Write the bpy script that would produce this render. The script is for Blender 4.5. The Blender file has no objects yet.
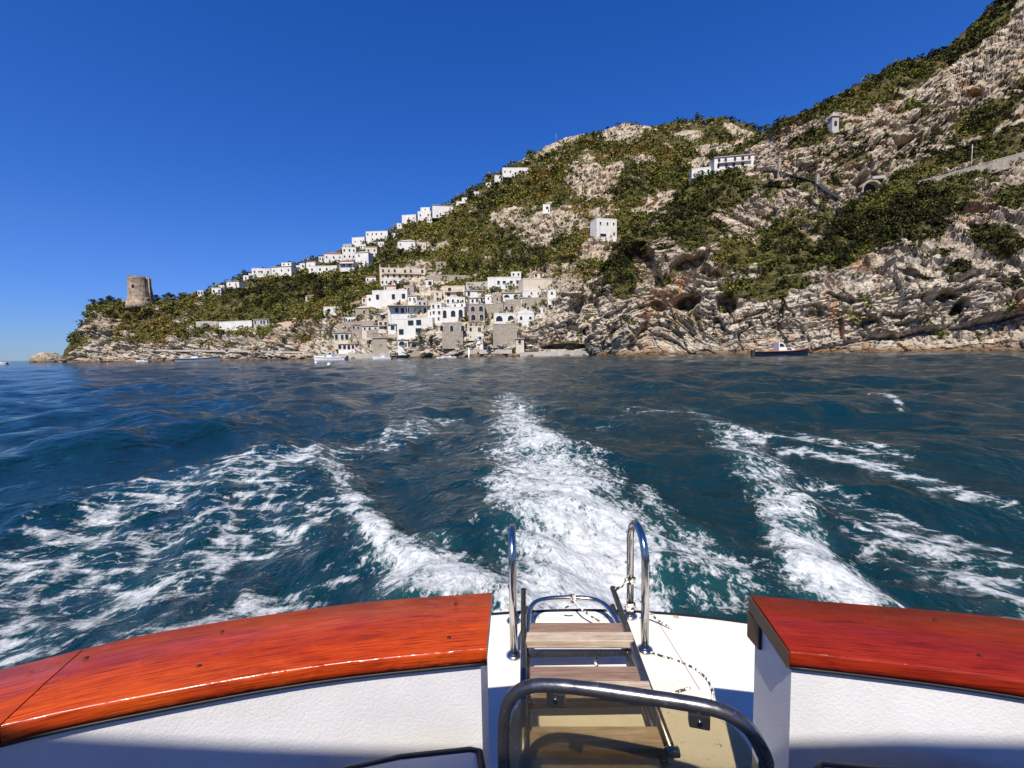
import bpy, bmesh, math, random
import numpy as np
from mathutils import Vector, Matrix

random.seed(7)
RNG = np.random.default_rng(11)
C = bpy.context.scene.collection
SC = bpy.context.scene
PI = math.pi

# ------------------------------------------------------------------ camera maths
FPX, CX, CY = 440.0, 512.0, 384.0
CAM = np.array([0.0, 0.0, 2.0])
PITCH, ROLL = math.atan(32.0 / FPX), math.radians(1.0)
F_ = np.array([0, math.cos(PITCH), -math.sin(PITCH)])
R0 = np.array([1.0, 0, 0]); U0 = np.array([0, math.sin(PITCH), math.cos(PITCH)])
R_ = R0 * math.cos(ROLL) - U0 * math.sin(ROLL)
U_ = U0 * math.cos(ROLL) + R0 * math.sin(ROLL)

def ray(x, y):
    x = np.asarray(x, float)[..., None]; y = np.asarray(y, float)[..., None]
    return F_ + (x - CX) / FPX * R_ - (y - CY) / FPX * U_
def pix(x, y, d):
    r = ray(x, y); d = np.asarray(d, float)[..., None]
    return CAM + r * (d / r[..., 1:2])
def pixz(x, y, z):
    r = ray(x, y)
    return CAM + r * ((z - CAM[2]) / r[..., 2:3])
def project(P):
    q = P - CAM
    f = q @ F_
    return CX + FPX * (q @ R_) / f, CY - FPX * (q @ U_) / f
def yhor(x):
    return 352.0 - (np.asarray(x, float) - CX) * math.tan(ROLL)

# ------------------------------------------------------------------ numpy noise
def _hash(ix, iy, iz, seed):
    h = (ix.astype(np.int64) * 374761393 + iy.astype(np.int64) * 668265263 + iz.astype(np.int64) * 2147483647 + seed * 974634777) & 0xffffffff
    h = ((h ^ (h >> 13)) * 1274126177) & 0xffffffff
    h = ((h ^ (h >> 16)) * 2246822519) & 0xffffffff
    h = h ^ (h >> 15)
    return (h & 0xffffff) / float(0xffffff)
def vnoise(p, seed=0):
    i = np.floor(p); f = p - i; i = i.astype(np.int64)
    u = f * f * f * (f * (f * 6 - 15) + 10)
    r = 0
    for dx in (0, 1):
        wx = u[..., 0] if dx else 1 - u[..., 0]
        for dy in (0, 1):
            wy = u[..., 1] if dy else 1 - u[..., 1]
            for dz in (0, 1):
                wz = u[..., 2] if dz else 1 - u[..., 2]
                r = r + wx * wy * wz * _hash(i[..., 0] + dx, i[..., 1] + dy, i[..., 2] + dz, seed)
    return r * 2 - 1
def fbm(p, octs=4, seed=0, gain=.5):
    a, s, t = 1.0, 0, 0
    for o in range(octs):
        s = s + a * vnoise(p * 2.03 ** o + 13.7 * o, seed + o); t += a; a *= gain
    return s / t
def ridged(p, octs=4, seed=0, gain=.5):
    a, s, t = 1.0, 0, 0
    for o in range(octs):
        s = s + a * (1 - 2 * np.abs(vnoise(p * 2.03 ** o + 7.1 * o, seed + o))); t += a; a *= gain
    return s / t
def worley(p, seed=0, full=False):
    i = np.floor(p).astype(np.int64)
    f1 = np.full(p.shape[:-1], 9.0); f2 = f1.copy(); cid = np.zeros(p.shape[:-1]); vec = np.zeros(p.shape)
    for dx in (-1, 0, 1):
        for dy in (-1, 0, 1):
            for dz in (-1, 0, 1):
                jx, jy, jz = i[..., 0] + dx, i[..., 1] + dy, i[..., 2] + dz
                q = np.stack([jx + _hash(jx, jy, jz, seed), jy + _hash(jx, jy, jz, seed + 1), jz + _hash(jx, jy, jz, seed + 2)], -1)
                d = np.sqrt(((q - p) ** 2).sum(-1))
                h = _hash(jx, jy, jz, seed + 3)
                near = d < f1
                f2 = np.where(near, f1, np.minimum(f2, d))
                cid = np.where(near, h, cid)
                if full: vec = np.where(near[..., None], p - q, vec)
                f1 = np.where(near, d, f1)
    return (f1, f2, cid, vec) if full else (f1, f2, cid)
def h1(i, j, seed):
    return _hash(i.astype(np.int64), j.astype(np.int64), (i * 0).astype(np.int64), seed)
def beds(q, s, th, joint, seed):
    """bedded rock: layers of thickness ~th cut by joints ~joint apart; returns block offset (-.5...5), ledge edge distance, layer id"""
    qq = q / th + .35 * np.sin(q / th * 1.7 + seed)
    i = np.floor(qq); fr = qq - i
    ss = s / joint + h1(i, i * 0, seed) * 7.3; j = np.floor(ss); fs = ss - j
    e = np.minimum(np.minimum(fr, 1 - fr) * th, np.minimum(fs, 1 - fs) * joint)
    lay = h1(i, i * 0 + 5, seed + 1); blk = h1(i, j, seed + 2)
    tilt = (fr - .5) * (h1(i, j, seed + 3) - .5) * .8 + (fs - .5) * (h1(i, j, seed + 4) - .5) * .9
    return .55 * lay + .45 * blk - .5 + tilt, e, .6 * lay + .4 * blk
def facet(p, seed, slope):
    """angular blocks: every cell is a tilted plane of its own"""
    f1, f2, c, v = worley(p, seed, True)
    d = np.stack([np.sin(c * 391.7), np.sin(c * 717.3 + 1), np.sin(c * 153.1 + 2)], -1)
    return (c - .5) + slope * (v * d).sum(-1), f2 - f1, c
def sstep(a, b, x):
    t = np.clip((x - a) / (b - a), 0, 1)
    return t * t * (3 - 2 * t)

# ------------------------------------------------------------------ materials
class NT:
    def __init__(s, name):
        s.m = bpy.data.materials.new(name); s.m.use_nodes = True
        s.t = s.m.node_tree; s.t.nodes.clear()
        s.out = s.t.nodes.new('ShaderNodeOutputMaterial')
    def n(s, kind, ins=None, **props):
        nd = s.t.nodes.new('ShaderNode' + kind)
        for k, v in props.items(): setattr(nd, k, v)
        for k, v in (ins or {}).items(): s.set(nd, k, v)
        return nd
    def set(s, nd, k, v):
        sock = nd.inputs[k]
        if isinstance(v, tuple) and len(v) == 2 and hasattr(v[0], 'outputs'): s.t.links.new(v[0].outputs[v[1]], sock)
        elif hasattr(v, 'outputs'): s.t.links.new(v.outputs[0], sock)
        else: sock.default_value = v
    def co(s, scale=(1, 1, 1), rot=(0, 0, 0), out='Object'):
        tc = s.n('TexCoord')
        return s.n('Mapping', {'Vector': (tc, out), 'Scale': scale, 'Rotation': rot})
    def noise(s, co, scale, detail=4, rough=.55, dist=0):
        return s.n('TexNoise', {'Vector': co, 'Scale': scale, 'Detail': detail, 'Roughness': rough, 'Distortion': dist})
    def ramp(s, fac, stops, interp='LINEAR'):
        r = s.n('ValToRGB', {'Fac': fac}); cr = r.color_ramp; cr.interpolation = interp
        while len(cr.elements) < len(stops): cr.elements.new(.5)
        for e, (p, c) in zip(cr.elements, stops):
            e.position = p; e.color = (c if isinstance(c, (tuple, list)) else (c, c, c)) + ((1,) if not isinstance(c, (tuple, list)) or len(c) == 3 else ()) if isinstance(c, tuple) else (c, c, c, 1)
        return r
    def mix(s, fac, a, b, blend='MIX'):
        m = s.n('Mix', data_type='RGBA', blend_type=blend)
        for i, v in ((0, fac), (6, a), (7, b)):
            if hasattr(v, 'outputs'): s.t.links.new(v.outputs[0], m.inputs[i])
            elif isinstance(v, tuple) and hasattr(v[0], 'outputs'): s.t.links.new(v[0].outputs[v[1]], m.inputs[i])
            elif isinstance(v, (tuple, list)): m.inputs[i].default_value = tuple(v) + ((1,) if len(v) == 3 else ())
            else: m.inputs[i].default_value = v
        class W: pass
        w = W(); w.outputs = [m.outputs[2]]
        return w
    def math(s, op, a, b=0.0, clamp=False):
        m = s.n('Math', operation=op, use_clamp=clamp)
        s.set(m, 0, a); s.set(m, 1, b)
        return m
    def bump(s, h, strength, dist, normal=None):
        ins = {'Height': h, 'Strength': strength, 'Distance': dist}
        if normal is not None: ins['Normal'] = normal
        return s.n('Bump', ins)
    def attr(s, name, out='Fac'):
        return (s.n('Attribute', attribute_name=name), out)
    def done(s, shader, slot='BSDF'):
        s.t.links.new(shader.outputs[0], s.out.inputs['Surface'])
        return s.m
    def pbr(s, **k):
        ins = {}
        nm = {'color': 'Base Color', 'rough': 'Roughness', 'metal': 'Metallic', 'normal': 'Normal', 'coat': 'Coat Weight', 'coat_rough': 'Coat Roughness', 'spec': 'Specular IOR Level', 'ior': 'IOR', 'trans': 'Transmission Weight', 'aniso': 'Anisotropic', 'coat_normal': 'Coat Normal'}
        for a, v in k.items():
            if a == 'color' and isinstance(v, tuple) and not hasattr(v[0], 'outputs') and len(v) == 3: v = v + (1,)
            ins[nm[a]] = v
        return s.n('BsdfPrincipled', ins)

MAT = {}
def simple(name, col, rough=.7, var=.15, scale=1.0, metal=0, bump=0, dirt=None):
    t = NT(name); co = t.co()
    n1 = t.noise(co, scale, 6, .6)
    c2 = tuple(max(0, c * (1 - var * 2)) for c in col)
    col_n = t.mix(t.ramp(n1, [(.3, 0.0), (.7, 1.0)]), c2, col)
    if dirt:
        n2 = t.noise(t.co((1, 1, .25)), scale * 1.7, 5, .65)
        col_n = t.mix(t.ramp(n2, [(.52, 0.0), (.75, .7)]), col_n, dirt)
    k = dict(color=col_n, rough=rough, metal=metal)
    if bump: k['normal'] = t.bump(n1, bump, .1)
    MAT[name] = t.done(t.pbr(**k)); return MAT[name]

simple('whitewash', (.70, .68, .63), .85, .10, .3, dirt=(.42, .37, .30))
simple('cream_plaster', (.60, .53, .41), .85, .08, .3, dirt=(.4, .34, .26))
simple('grey_plaster', (.45, .42, .38), .85, .1, .3, dirt=(.3, .26, .22))
simple('pink_plaster', (.6, .40, .30), .85, .1, .3, dirt=(.4, .3, .22))
simple('stone_masonry', (.40, .34, .27), .9, .25, 1.2, bump=.8, dirt=(.2, .17, .13))
simple('tower_stone', (.42, .32, .22), .9, .35, .35, bump=.9, dirt=(.24, .17, .11))
simple('terracotta', (.36, .13, .07), .8, .2, 1.0)
simple('dark_glass', (.02, .025, .03), .15, .2, 1.0)
simple('green_shutter', (.05, .10, .075), .6, .1, 1.0)
simple('red_wood', (.30, .07, .04), .6, .1, 1.0)
simple('brown_wood', (.14, .075, .04), .65, .25, 2.0)
simple('dark_canopy', (.03, .035, .03), .8, .2, .6)
simple('concrete', (.47, .43, .37), .9, .15, .3, dirt=(.28, .24, .2))
simple('boat_white', (.78, .78, .77), .3, .03, .6)
simple('boat_navy', (.012, .016, .035), .25, .1, .6)
simple('boat_grey', (.22, .25, .28), .35, .1, .6)
simple('boat_wood', (.28, .09, .03), .35, .15, 1.0)
simple('bark', (.11, .08, .055), .9, .2, 2.0)
simple('orange_buoy', (.75, .2, .03), .4, .05, 1)

# ------------------------------------------------------------------ mesh builder
class MB:
    def __init__(s): s.v = []; s.f = []; s.mi = []; s.sm = []
    def add(s, vs, fs, mi=0, smooth=False):
        o = len(s.v); s.v += [tuple(map(float, p)) for p in vs]
        for f in fs: s.f.append(tuple(i + o for i in f)); s.mi.append(mi); s.sm.append(smooth)
        return s
    def box(s, lo, hi, mi=0, M=None):
        x0, y0, z0 = lo; x1, y1, z1 = hi
        vs = [(x0, y0, z0), (x1, y0, z0), (x1, y1, z0), (x0, y1, z0), (x0, y0, z1), (x1, y0, z1), (x1, y1, z1), (x0, y1, z1)]
        if M is not None: vs = [M @ Vector(p) for p in vs]
        return s.add(vs, [(3, 2, 1, 0), (4, 5, 6, 7), (0, 1, 5, 4), (1, 2, 6, 5), (2, 3, 7, 6), (3, 0, 4, 7)], mi)
    def tube(s, path, r, n=12, mi=0, caps=True, closed=False):
        P = [Vector(p) for p in path]; N = len(P)
        rs = r if isinstance(r, (list, tuple)) else [r] * N
        T = []
        for i in range(N):
            a = P[(i - 1) % N] if closed else P[max(i - 1, 0)]; b = P[(i + 1) % N] if closed else P[min(i + 1, N - 1)]
            T.append((b - a).normalized())
        u = T[0].orthogonal().normalized(); vs = []
        for i in range(N):
            u = (u - T[i] * u.dot(T[i])).normalized(); w = T[i].cross(u)
            for k in range(n):
                a = 2 * PI * k / n
                vs.append(P[i] + (u * math.cos(a) + w * math.sin(a)) * rs[i])
        fs = []
        for i in range(N if closed else N - 1):
            for k in range(n):
                j = (i + 1) % N
                fs.append((i * n + k, i * n + (k + 1) % n, j * n + (k + 1) % n, j * n + k))
        s.add(vs, fs, mi, True)
        if caps and not closed:
            o = len(s.v) - len(vs)
            s.f += [tuple(o + k for k in reversed(range(n))), tuple(o + (N - 1) * n + k for k in range(n))]; s.mi += [mi, mi]; s.sm += [False, False]
        return s
    def lathe(s, prof, c=(0, 0, 0), n=24, mi=0, smooth=True):
        vs = []
        for r, z in prof:
            for k in range(n):
                a = 2 * PI * k / n; vs.append((c[0] + r * math.cos(a), c[1] + r * math.sin(a), c[2] + z))
        fs = [(i * n + k, i * n + (k + 1) % n, (i + 1) * n + (k + 1) % n, (i + 1) * n + k) for i in range(len(prof) - 1) for k in range(n)]
        s.add(vs, fs, mi, smooth); o = len(s.v) - len(vs)
        s.f += [tuple(o + k for k in reversed(range(n))), tuple(o + (len(prof) - 1) * n + k for k in range(n))]; s.mi += [mi, mi]; s.sm += [False, False]
        return s
    def prism(s, poly, a, b, axis='y', mi=0):
        n = len(poly)
        def mk(p, t): return (p[0], t, p[1]) if axis == 'y' else ((p[0], p[1], t) if axis == 'z' else (t, p[0], p[1]))
        vs = [mk(p, a) for p in poly] + [mk(p, b) for p in poly]
        fs = [tuple(range(n)), tuple(reversed(range(n, 2 * n)))] + [(i, i + n, (i + 1) % n + n, (i + 1) % n) for i in range(n)]
        return s.add(vs, fs, mi)
    def build(s, name, mats, parent=None, origin=(0, 0, 0), bevel=0, smooth_all=False, fixn=True):
        me = bpy.data.meshes.new(name)
        o0 = Vector(origin)
        me.from_pydata([tuple(Vector(p) - o0) for p in s.v], [], s.f)
        if not isinstance(mats, (list, tuple)): mats = [mats]
        for m in mats: me.materials.append(MAT[m] if isinstance(m, str) else m)
        me.polygons.foreach_set('material_index', s.mi)
        me.polygons.foreach_set('use_smooth', [True] * len(s.f) if smooth_all else s.sm)
        me.update()
        if fixn or bevel:
            bm = bmesh.new(); bm.from_mesh(me)
            bmesh.ops.recalc_face_normals(bm, faces=bm.faces)
            if bevel:
                es = [e for e in bm.edges if len(e.link_faces) == 2 and e.calc_face_angle(0) > .6]
                bmesh.ops.bevel(bm, geom=es, offset=bevel, segments=2, profile=.6, affect='EDGES', clamp_overlap=True)
            bm.to_mesh(me); bm.free()
        ob = bpy.data.objects.new(name, me); C.objects.link(ob)
        if parent is not None: ob.parent = parent
        else: ob.location = origin
        return ob

def tag(o, label=None, cat=None, group=None, kind=None):
    if label: o['label'] = label
    if cat: o['category'] = cat
    if group: o['group'] = group
    if kind: o['kind'] = kind
    return o
def thing(name, loc, label, cat, group=None, rz=0):
    o = bpy.data.objects.new(name, None); C.objects.link(o)
    o.location = tuple(map(float, loc)); o.rotation_euler = (0, 0, rz); o.empty_display_size = .3
    return tag(o, label, cat, group)
def grid_mesh(name, P, mat, smooth=True, attrs=None, flip=False, wrap=False):
    ny, nx = P.shape[:2]
    me = bpy.data.meshes.new(name)
    idx = np.arange(ny * nx).reshape(ny, nx)
    if wrap: idx = np.concatenate([idx, idx[:, :1]], 1)
    q = np.stack([idx[:-1, :-1], idx[:-1, 1:], idx[1:, 1:], idx[1:, :-1]], -1).reshape(-1, 4)
    if flip: q = q[:, ::-1]
    me.vertices.add(ny * nx); me.vertices.foreach_set('co', P.reshape(-1).astype(np.float32))
    me.loops.add(q.size); me.loops.foreach_set('vertex_index', q.reshape(-1).astype(np.int32))
    me.polygons.add(len(q)); me.polygons.foreach_set('loop_start', np.arange(0, q.size, 4, dtype=np.int32))
    me.polygons.foreach_set('use_smooth', np.full(len(q), smooth))
    me.update(calc_edges=True)
    for k, a in (attrs or {}).items():
        at = me.attributes.new(k, 'FLOAT', 'POINT'); at.data.foreach_set('value', a.reshape(-1).astype(np.float32))
    me.materials.append(mat)
    ob = bpy.data.objects.new(name, me); C.objects.link(ob)
    return ob
def quads_mesh(name, V, mat, tint=None):
    """V (n,4,3) loose quads"""
    n = len(V)
    me = bpy.data.meshes.new(name)
    me.vertices.add(n * 4); me.vertices.foreach_set('co', V.reshape(-1).astype(np.float32))
    me.loops.add(n * 4); me.loops.foreach_set('vertex_index', np.arange(n * 4, dtype=np.int32))
    me.polygons.add(n); me.polygons.foreach_set('loop_start', np.arange(0, n * 4, 4, dtype=np.int32))
    me.update(calc_edges=True)
    if tint is not None:
        at = me.attributes.new('tint', 'FLOAT', 'POINT'); at.data.foreach_set('value', np.repeat(tint, 4).astype(np.float32))
    me.materials.append(mat)
    ob = bpy.data.objects.new(name, me); C.objects.link(ob)
    return ob

# ------------------------------------------------------------------ camera, sun, sky
cam = bpy.data.cameras.new('camera'); camo = bpy.data.objects.new('camera', cam); C.objects.link(camo)
cam.sensor_width = 36; cam.lens = 36 * FPX / 1024; cam.clip_start = .02; cam.clip_end = 30000
M = Matrix(((R_[0], U_[0], -F_[0], CAM[0]), (R_[1], U_[1], -F_[1], CAM[1]), (R_[2], U_[2], -F_[2], CAM[2]), (0, 0, 0, 1)))
camo.matrix_world = M; SC.camera = camo

SUN_EL, SUN_AZ = math.radians(52), math.radians(16)
L = Vector((math.sin(SUN_AZ) * math.cos(SUN_EL), math.cos(SUN_AZ) * math.cos(SUN_EL), -math.sin(SUN_EL)))
sun = bpy.data.lights.new('sun', 'SUN'); sun.energy = 4.8; sun.angle = math.radians(.53); sun.color = (1, .93, .82)
so = bpy.data.objects.new('sun', sun); C.objects.link(so); so.rotation_euler = L.to_track_quat('-Z', 'Y').to_euler(); so.location = (-20, -60, 80)
w = bpy.data.worlds.new('World'); SC.world = w; w.use_nodes = True
nt = w.node_tree; bg = nt.nodes['Background']
sky = nt.nodes.new('ShaderNodeTexSky'); sky.sky_type = 'NISHITA'; sky.sun_disc = False
sky.sun_elevation = SUN_EL; sky.sun_rotation = PI + SUN_AZ
sky.air_density = .9; sky.dust_density = 0; sky.ozone_density = 6.0; sky.altitude = 0
hs = nt.nodes.new('ShaderNodeHueSaturation'); hs.inputs['Saturation'].default_value = 1.26; hs.inputs['Hue'].default_value = .509
tn = nt.nodes.new('ShaderNodeMix'); tn.data_type = 'RGBA'; tn.blend_type = 'MULTIPLY'; tn.inputs[0].default_value = 1; tn.inputs[7].default_value = (.94, .94, 1.18, 1)
nt.links.new(sky.outputs[0], hs.inputs['Color']); nt.links.new(hs.outputs[0], tn.inputs[6]); bw = nt.nodes.new('ShaderNodeRGBToBW'); nt.links.new(tn.outputs[2], bw.inputs[0])
m1_ = nt.nodes.new('ShaderNodeMath'); m1_.operation = 'MULTIPLY_ADD'; m1_.inputs[1].default_value = .13; m1_.inputs[2].default_value = 1; nt.links.new(bw.outputs[0], m1_.inputs[0])
vd = nt.nodes.new('ShaderNodeVectorMath'); vd.operation = 'DIVIDE'; nt.links.new(tn.outputs[2], vd.inputs[0]); nt.links.new(m1_.outputs[0], vd.inputs[1])
tcw = nt.nodes.new('ShaderNodeTexCoord'); sx = nt.nodes.new('ShaderNodeSeparateXYZ'); nt.links.new(tcw.outputs['Generated'], sx.inputs[0])
mr = nt.nodes.new('ShaderNodeMapRange'); mr.inputs['From Min'].default_value = 0; mr.inputs['From Max'].default_value = .22; mr.inputs['To Min'].default_value = 1; mr.inputs['To Max'].default_value = 0; nt.links.new(sx.outputs['Z'], mr.inputs['Value'])
hz_ = nt.nodes.new('ShaderNodeMix'); hz_.data_type = 'RGBA'; hz_.blend_type = 'MULTIPLY'; hz_.inputs[7].default_value = (.62, .84, 1.12, 1); nt.links.new(mr.outputs[0], hz_.inputs[0]); nt.links.new(vd.outputs[0], hz_.inputs[6])
nt.links.new(hz_.outputs[2], bg.inputs[0]); bg.inputs[1].default_value = .105
SC.view_settings.view_transform = 'Standard'; SC.view_settings.look = 'None'; SC.view_settings.exposure = .5; SC.view_settings.gamma = 1
SC.cycles.max_bounces = 6; SC.cycles.transparent_max_bounces = 8; SC.cycles.use_denoising = True
# ------------------------------------------------------------------ terrain
def shore_y(x, d): return yhor(x) + 2.0 * FPX / d     # where z = 0 at distance d (close enough)

A_COLS = [
 (572, 232, (345,234),(338,236),(332,238),(328,241),(325,246)),
 (585, 205, (330,206),(312,208),(300,210),(292,214),(287,219)),
 (600, 188, (315,190),(298,193),(284,197),(274,202),(266,208)),
 (625, 181, (305,186),(285,192),(265,200),(247,207),(234,214)),
 (650, 176, (300,182),(280,188),(255,200),(235,212),(218,224)),
 (700, 166, (300,174),(275,182),(240,198),(205,225),(178,250)),
 (760, 156, (305,163),(275,172),(230,192),(180,225),(136,270)),
 (800, 150, (300,157),(270,167),(225,187),(165,222),(116,275)),
 (850, 143, (295,151),(262,162),(215,182),(150,222),(90,280)),
 (900, 138, (290,146),(250,158),(205,178),(135,222),(63,280)),
 (950, 132, (280,141),(240,154),(195,176),(115,222),(49,285)),
 (1000,127, (275,136),(230,150),(180,174),(90,222),(4,285)),
 (1040,123, (270,132),(225,147),(170,172),(70,222),(-30,285)),
 (1120,115, (255,124),(205,140),(140,168),(30,218),(-95,285)),
 (1300,100, (220,110),(150,128),(70,160),(-80,215),(-260,285)),
]
B_COLS = [
 (64, 300, (366,304),(366,310),(366,318),(366,326),(367,335)),
 (71, 300, (355,303),(353,308),(352,314),(352,322),(353,332)),
 (76, 300, (346,303),(343,308),(342,314),(342,322),(343,332)),
 (84, 299, (345,303),(340,306),(334,311),(330,318),(328,330)),
 (92, 298, (344,302),(338,306),(325,312),(313,320),(306,332)),
 (102,298, (343,302),(336,306),(322,312),(310,320),(303,332)),
 (115,296, (343,300),(337,304),(322,311),(308,320),(301,332)),
 (140,293, (343,298),(337,303),(322,311),(308,320),(300,333)),
 (180,288, (343,294),(337,300),(322,310),(309,322),(300,340)),
 (210,283, (343,289),(337,296),(322,310),(306,330),(292,372)),
 (250,274, (342,280),(335,288),(315,310),(295,345),(274,420)),
 (300,258, (340,264),(330,272),(310,298),(288,345),(265,440)),
 (340,245, (340,250),(325,258),(305,282),(280,335),(251,460)),
 (390,226, (338,230),(318,242),(295,268),(270,330),(232,480)),
 (440,212, (335,216),(312,230),(285,260),(260,330),(209,500)),
 (490,203, (332,207),(308,222),(280,255),(245,340),(180,520)),
 (540,198, (328,202),(300,214),(278,246),(225,350),(150,540)),
 (565,196, (318,199),(290,206),(275,232),(215,350),(137,555)),
 (600,200, (315,205),(290,212),(275,236),(210,360),(131,580)),
 (625,210, (315,215),(290,225),(270,250),(205,370),(122,600)),
 (650,220, (312,228),(288,240),(265,265),(202,385),(127,615)),
 (680,230, (310,240),(285,250),(260,280),(200,400),(121,630)),
 (720,250, (310,260),(285,270),(255,300),(195,420),(117,640)),
 (750,265, (310,275),(285,285),(250,320),(190,430),(125,640)),
 (775,280, (310,290),(285,300),(250,340),(195,440),(142,640)),
 (830,300, (310,310),(285,320),(250,360),(200,460),(165,640)),
 (920,320, (320,330),(300,340),(270,380),(230,480),(200,640)),
]

def ell(X, Y, cx, cy, rx, ry, deg=0, soft=.35, wob=None):
    a = math.radians(deg); c, s = math.cos(a), math.sin(a)
    dx, dy = X - cx, Y - cy
    q = np.sqrt(((dx * c + dy * s) / rx) ** 2 + ((-dx * s + dy * c) / ry) ** 2)
    if wob is not None: q = q + wob
    return 1 - sstep(1 - soft, 1 + soft, q)

def base_surface(cols, xs, ts):
    cx = np.array([c[0] for c in cols], float)
    K = 6
    ys = np.zeros((K, len(xs))); ds = np.zeros((K, len(xs)))
    for k in range(K):
        dd = np.array([c[1] if k == 0 else c[1 + k][1] for c in cols], float)
        yy = np.array([shore_y(c[0], c[1]) if k == 0 else c[1 + k][0] for c in cols], float)
        ys[k] = np.interp(xs, cx, yy); ds[k] = np.interp(xs, cx, dd)
    # light smoothing along x so the column joints do not show
    def interp_t(a):
        o = np.zeros((len(ts), a.shape[1]))
        for i, t in enumerate(ts):
            k = min(int(t), K - 2); f = t - k
            p0, p1, p2, p3 = a[max(k - 1, 0)], a[k], a[k + 1], a[min(k + 2, K - 1)]
            lin = p1 * (1 - f) + p2 * f
            cr = .5 * ((2 * p1) + (-p0 + p2) * f + (2 * p0 - 5 * p1 + 4 * p2 - p3) * f * f + (-p0 + 3 * p1 - 3 * p2 + p3) * f ** 3)
            o[i] = .5 * lin + .5 * cr
        return o
    return interp_t(ys), interp_t(ds)

def normals(P):
    du = np.gradient(P, axis=1); dv = np.gradient(P, axis=0)
    n = np.cross(du, dv); n /= np.linalg.norm(n, axis=-1, keepdims=True) + 1e-9
    flip = ((CAM - P) * n).sum(-1) < 0
    n[flip] *= -1
    return n

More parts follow.
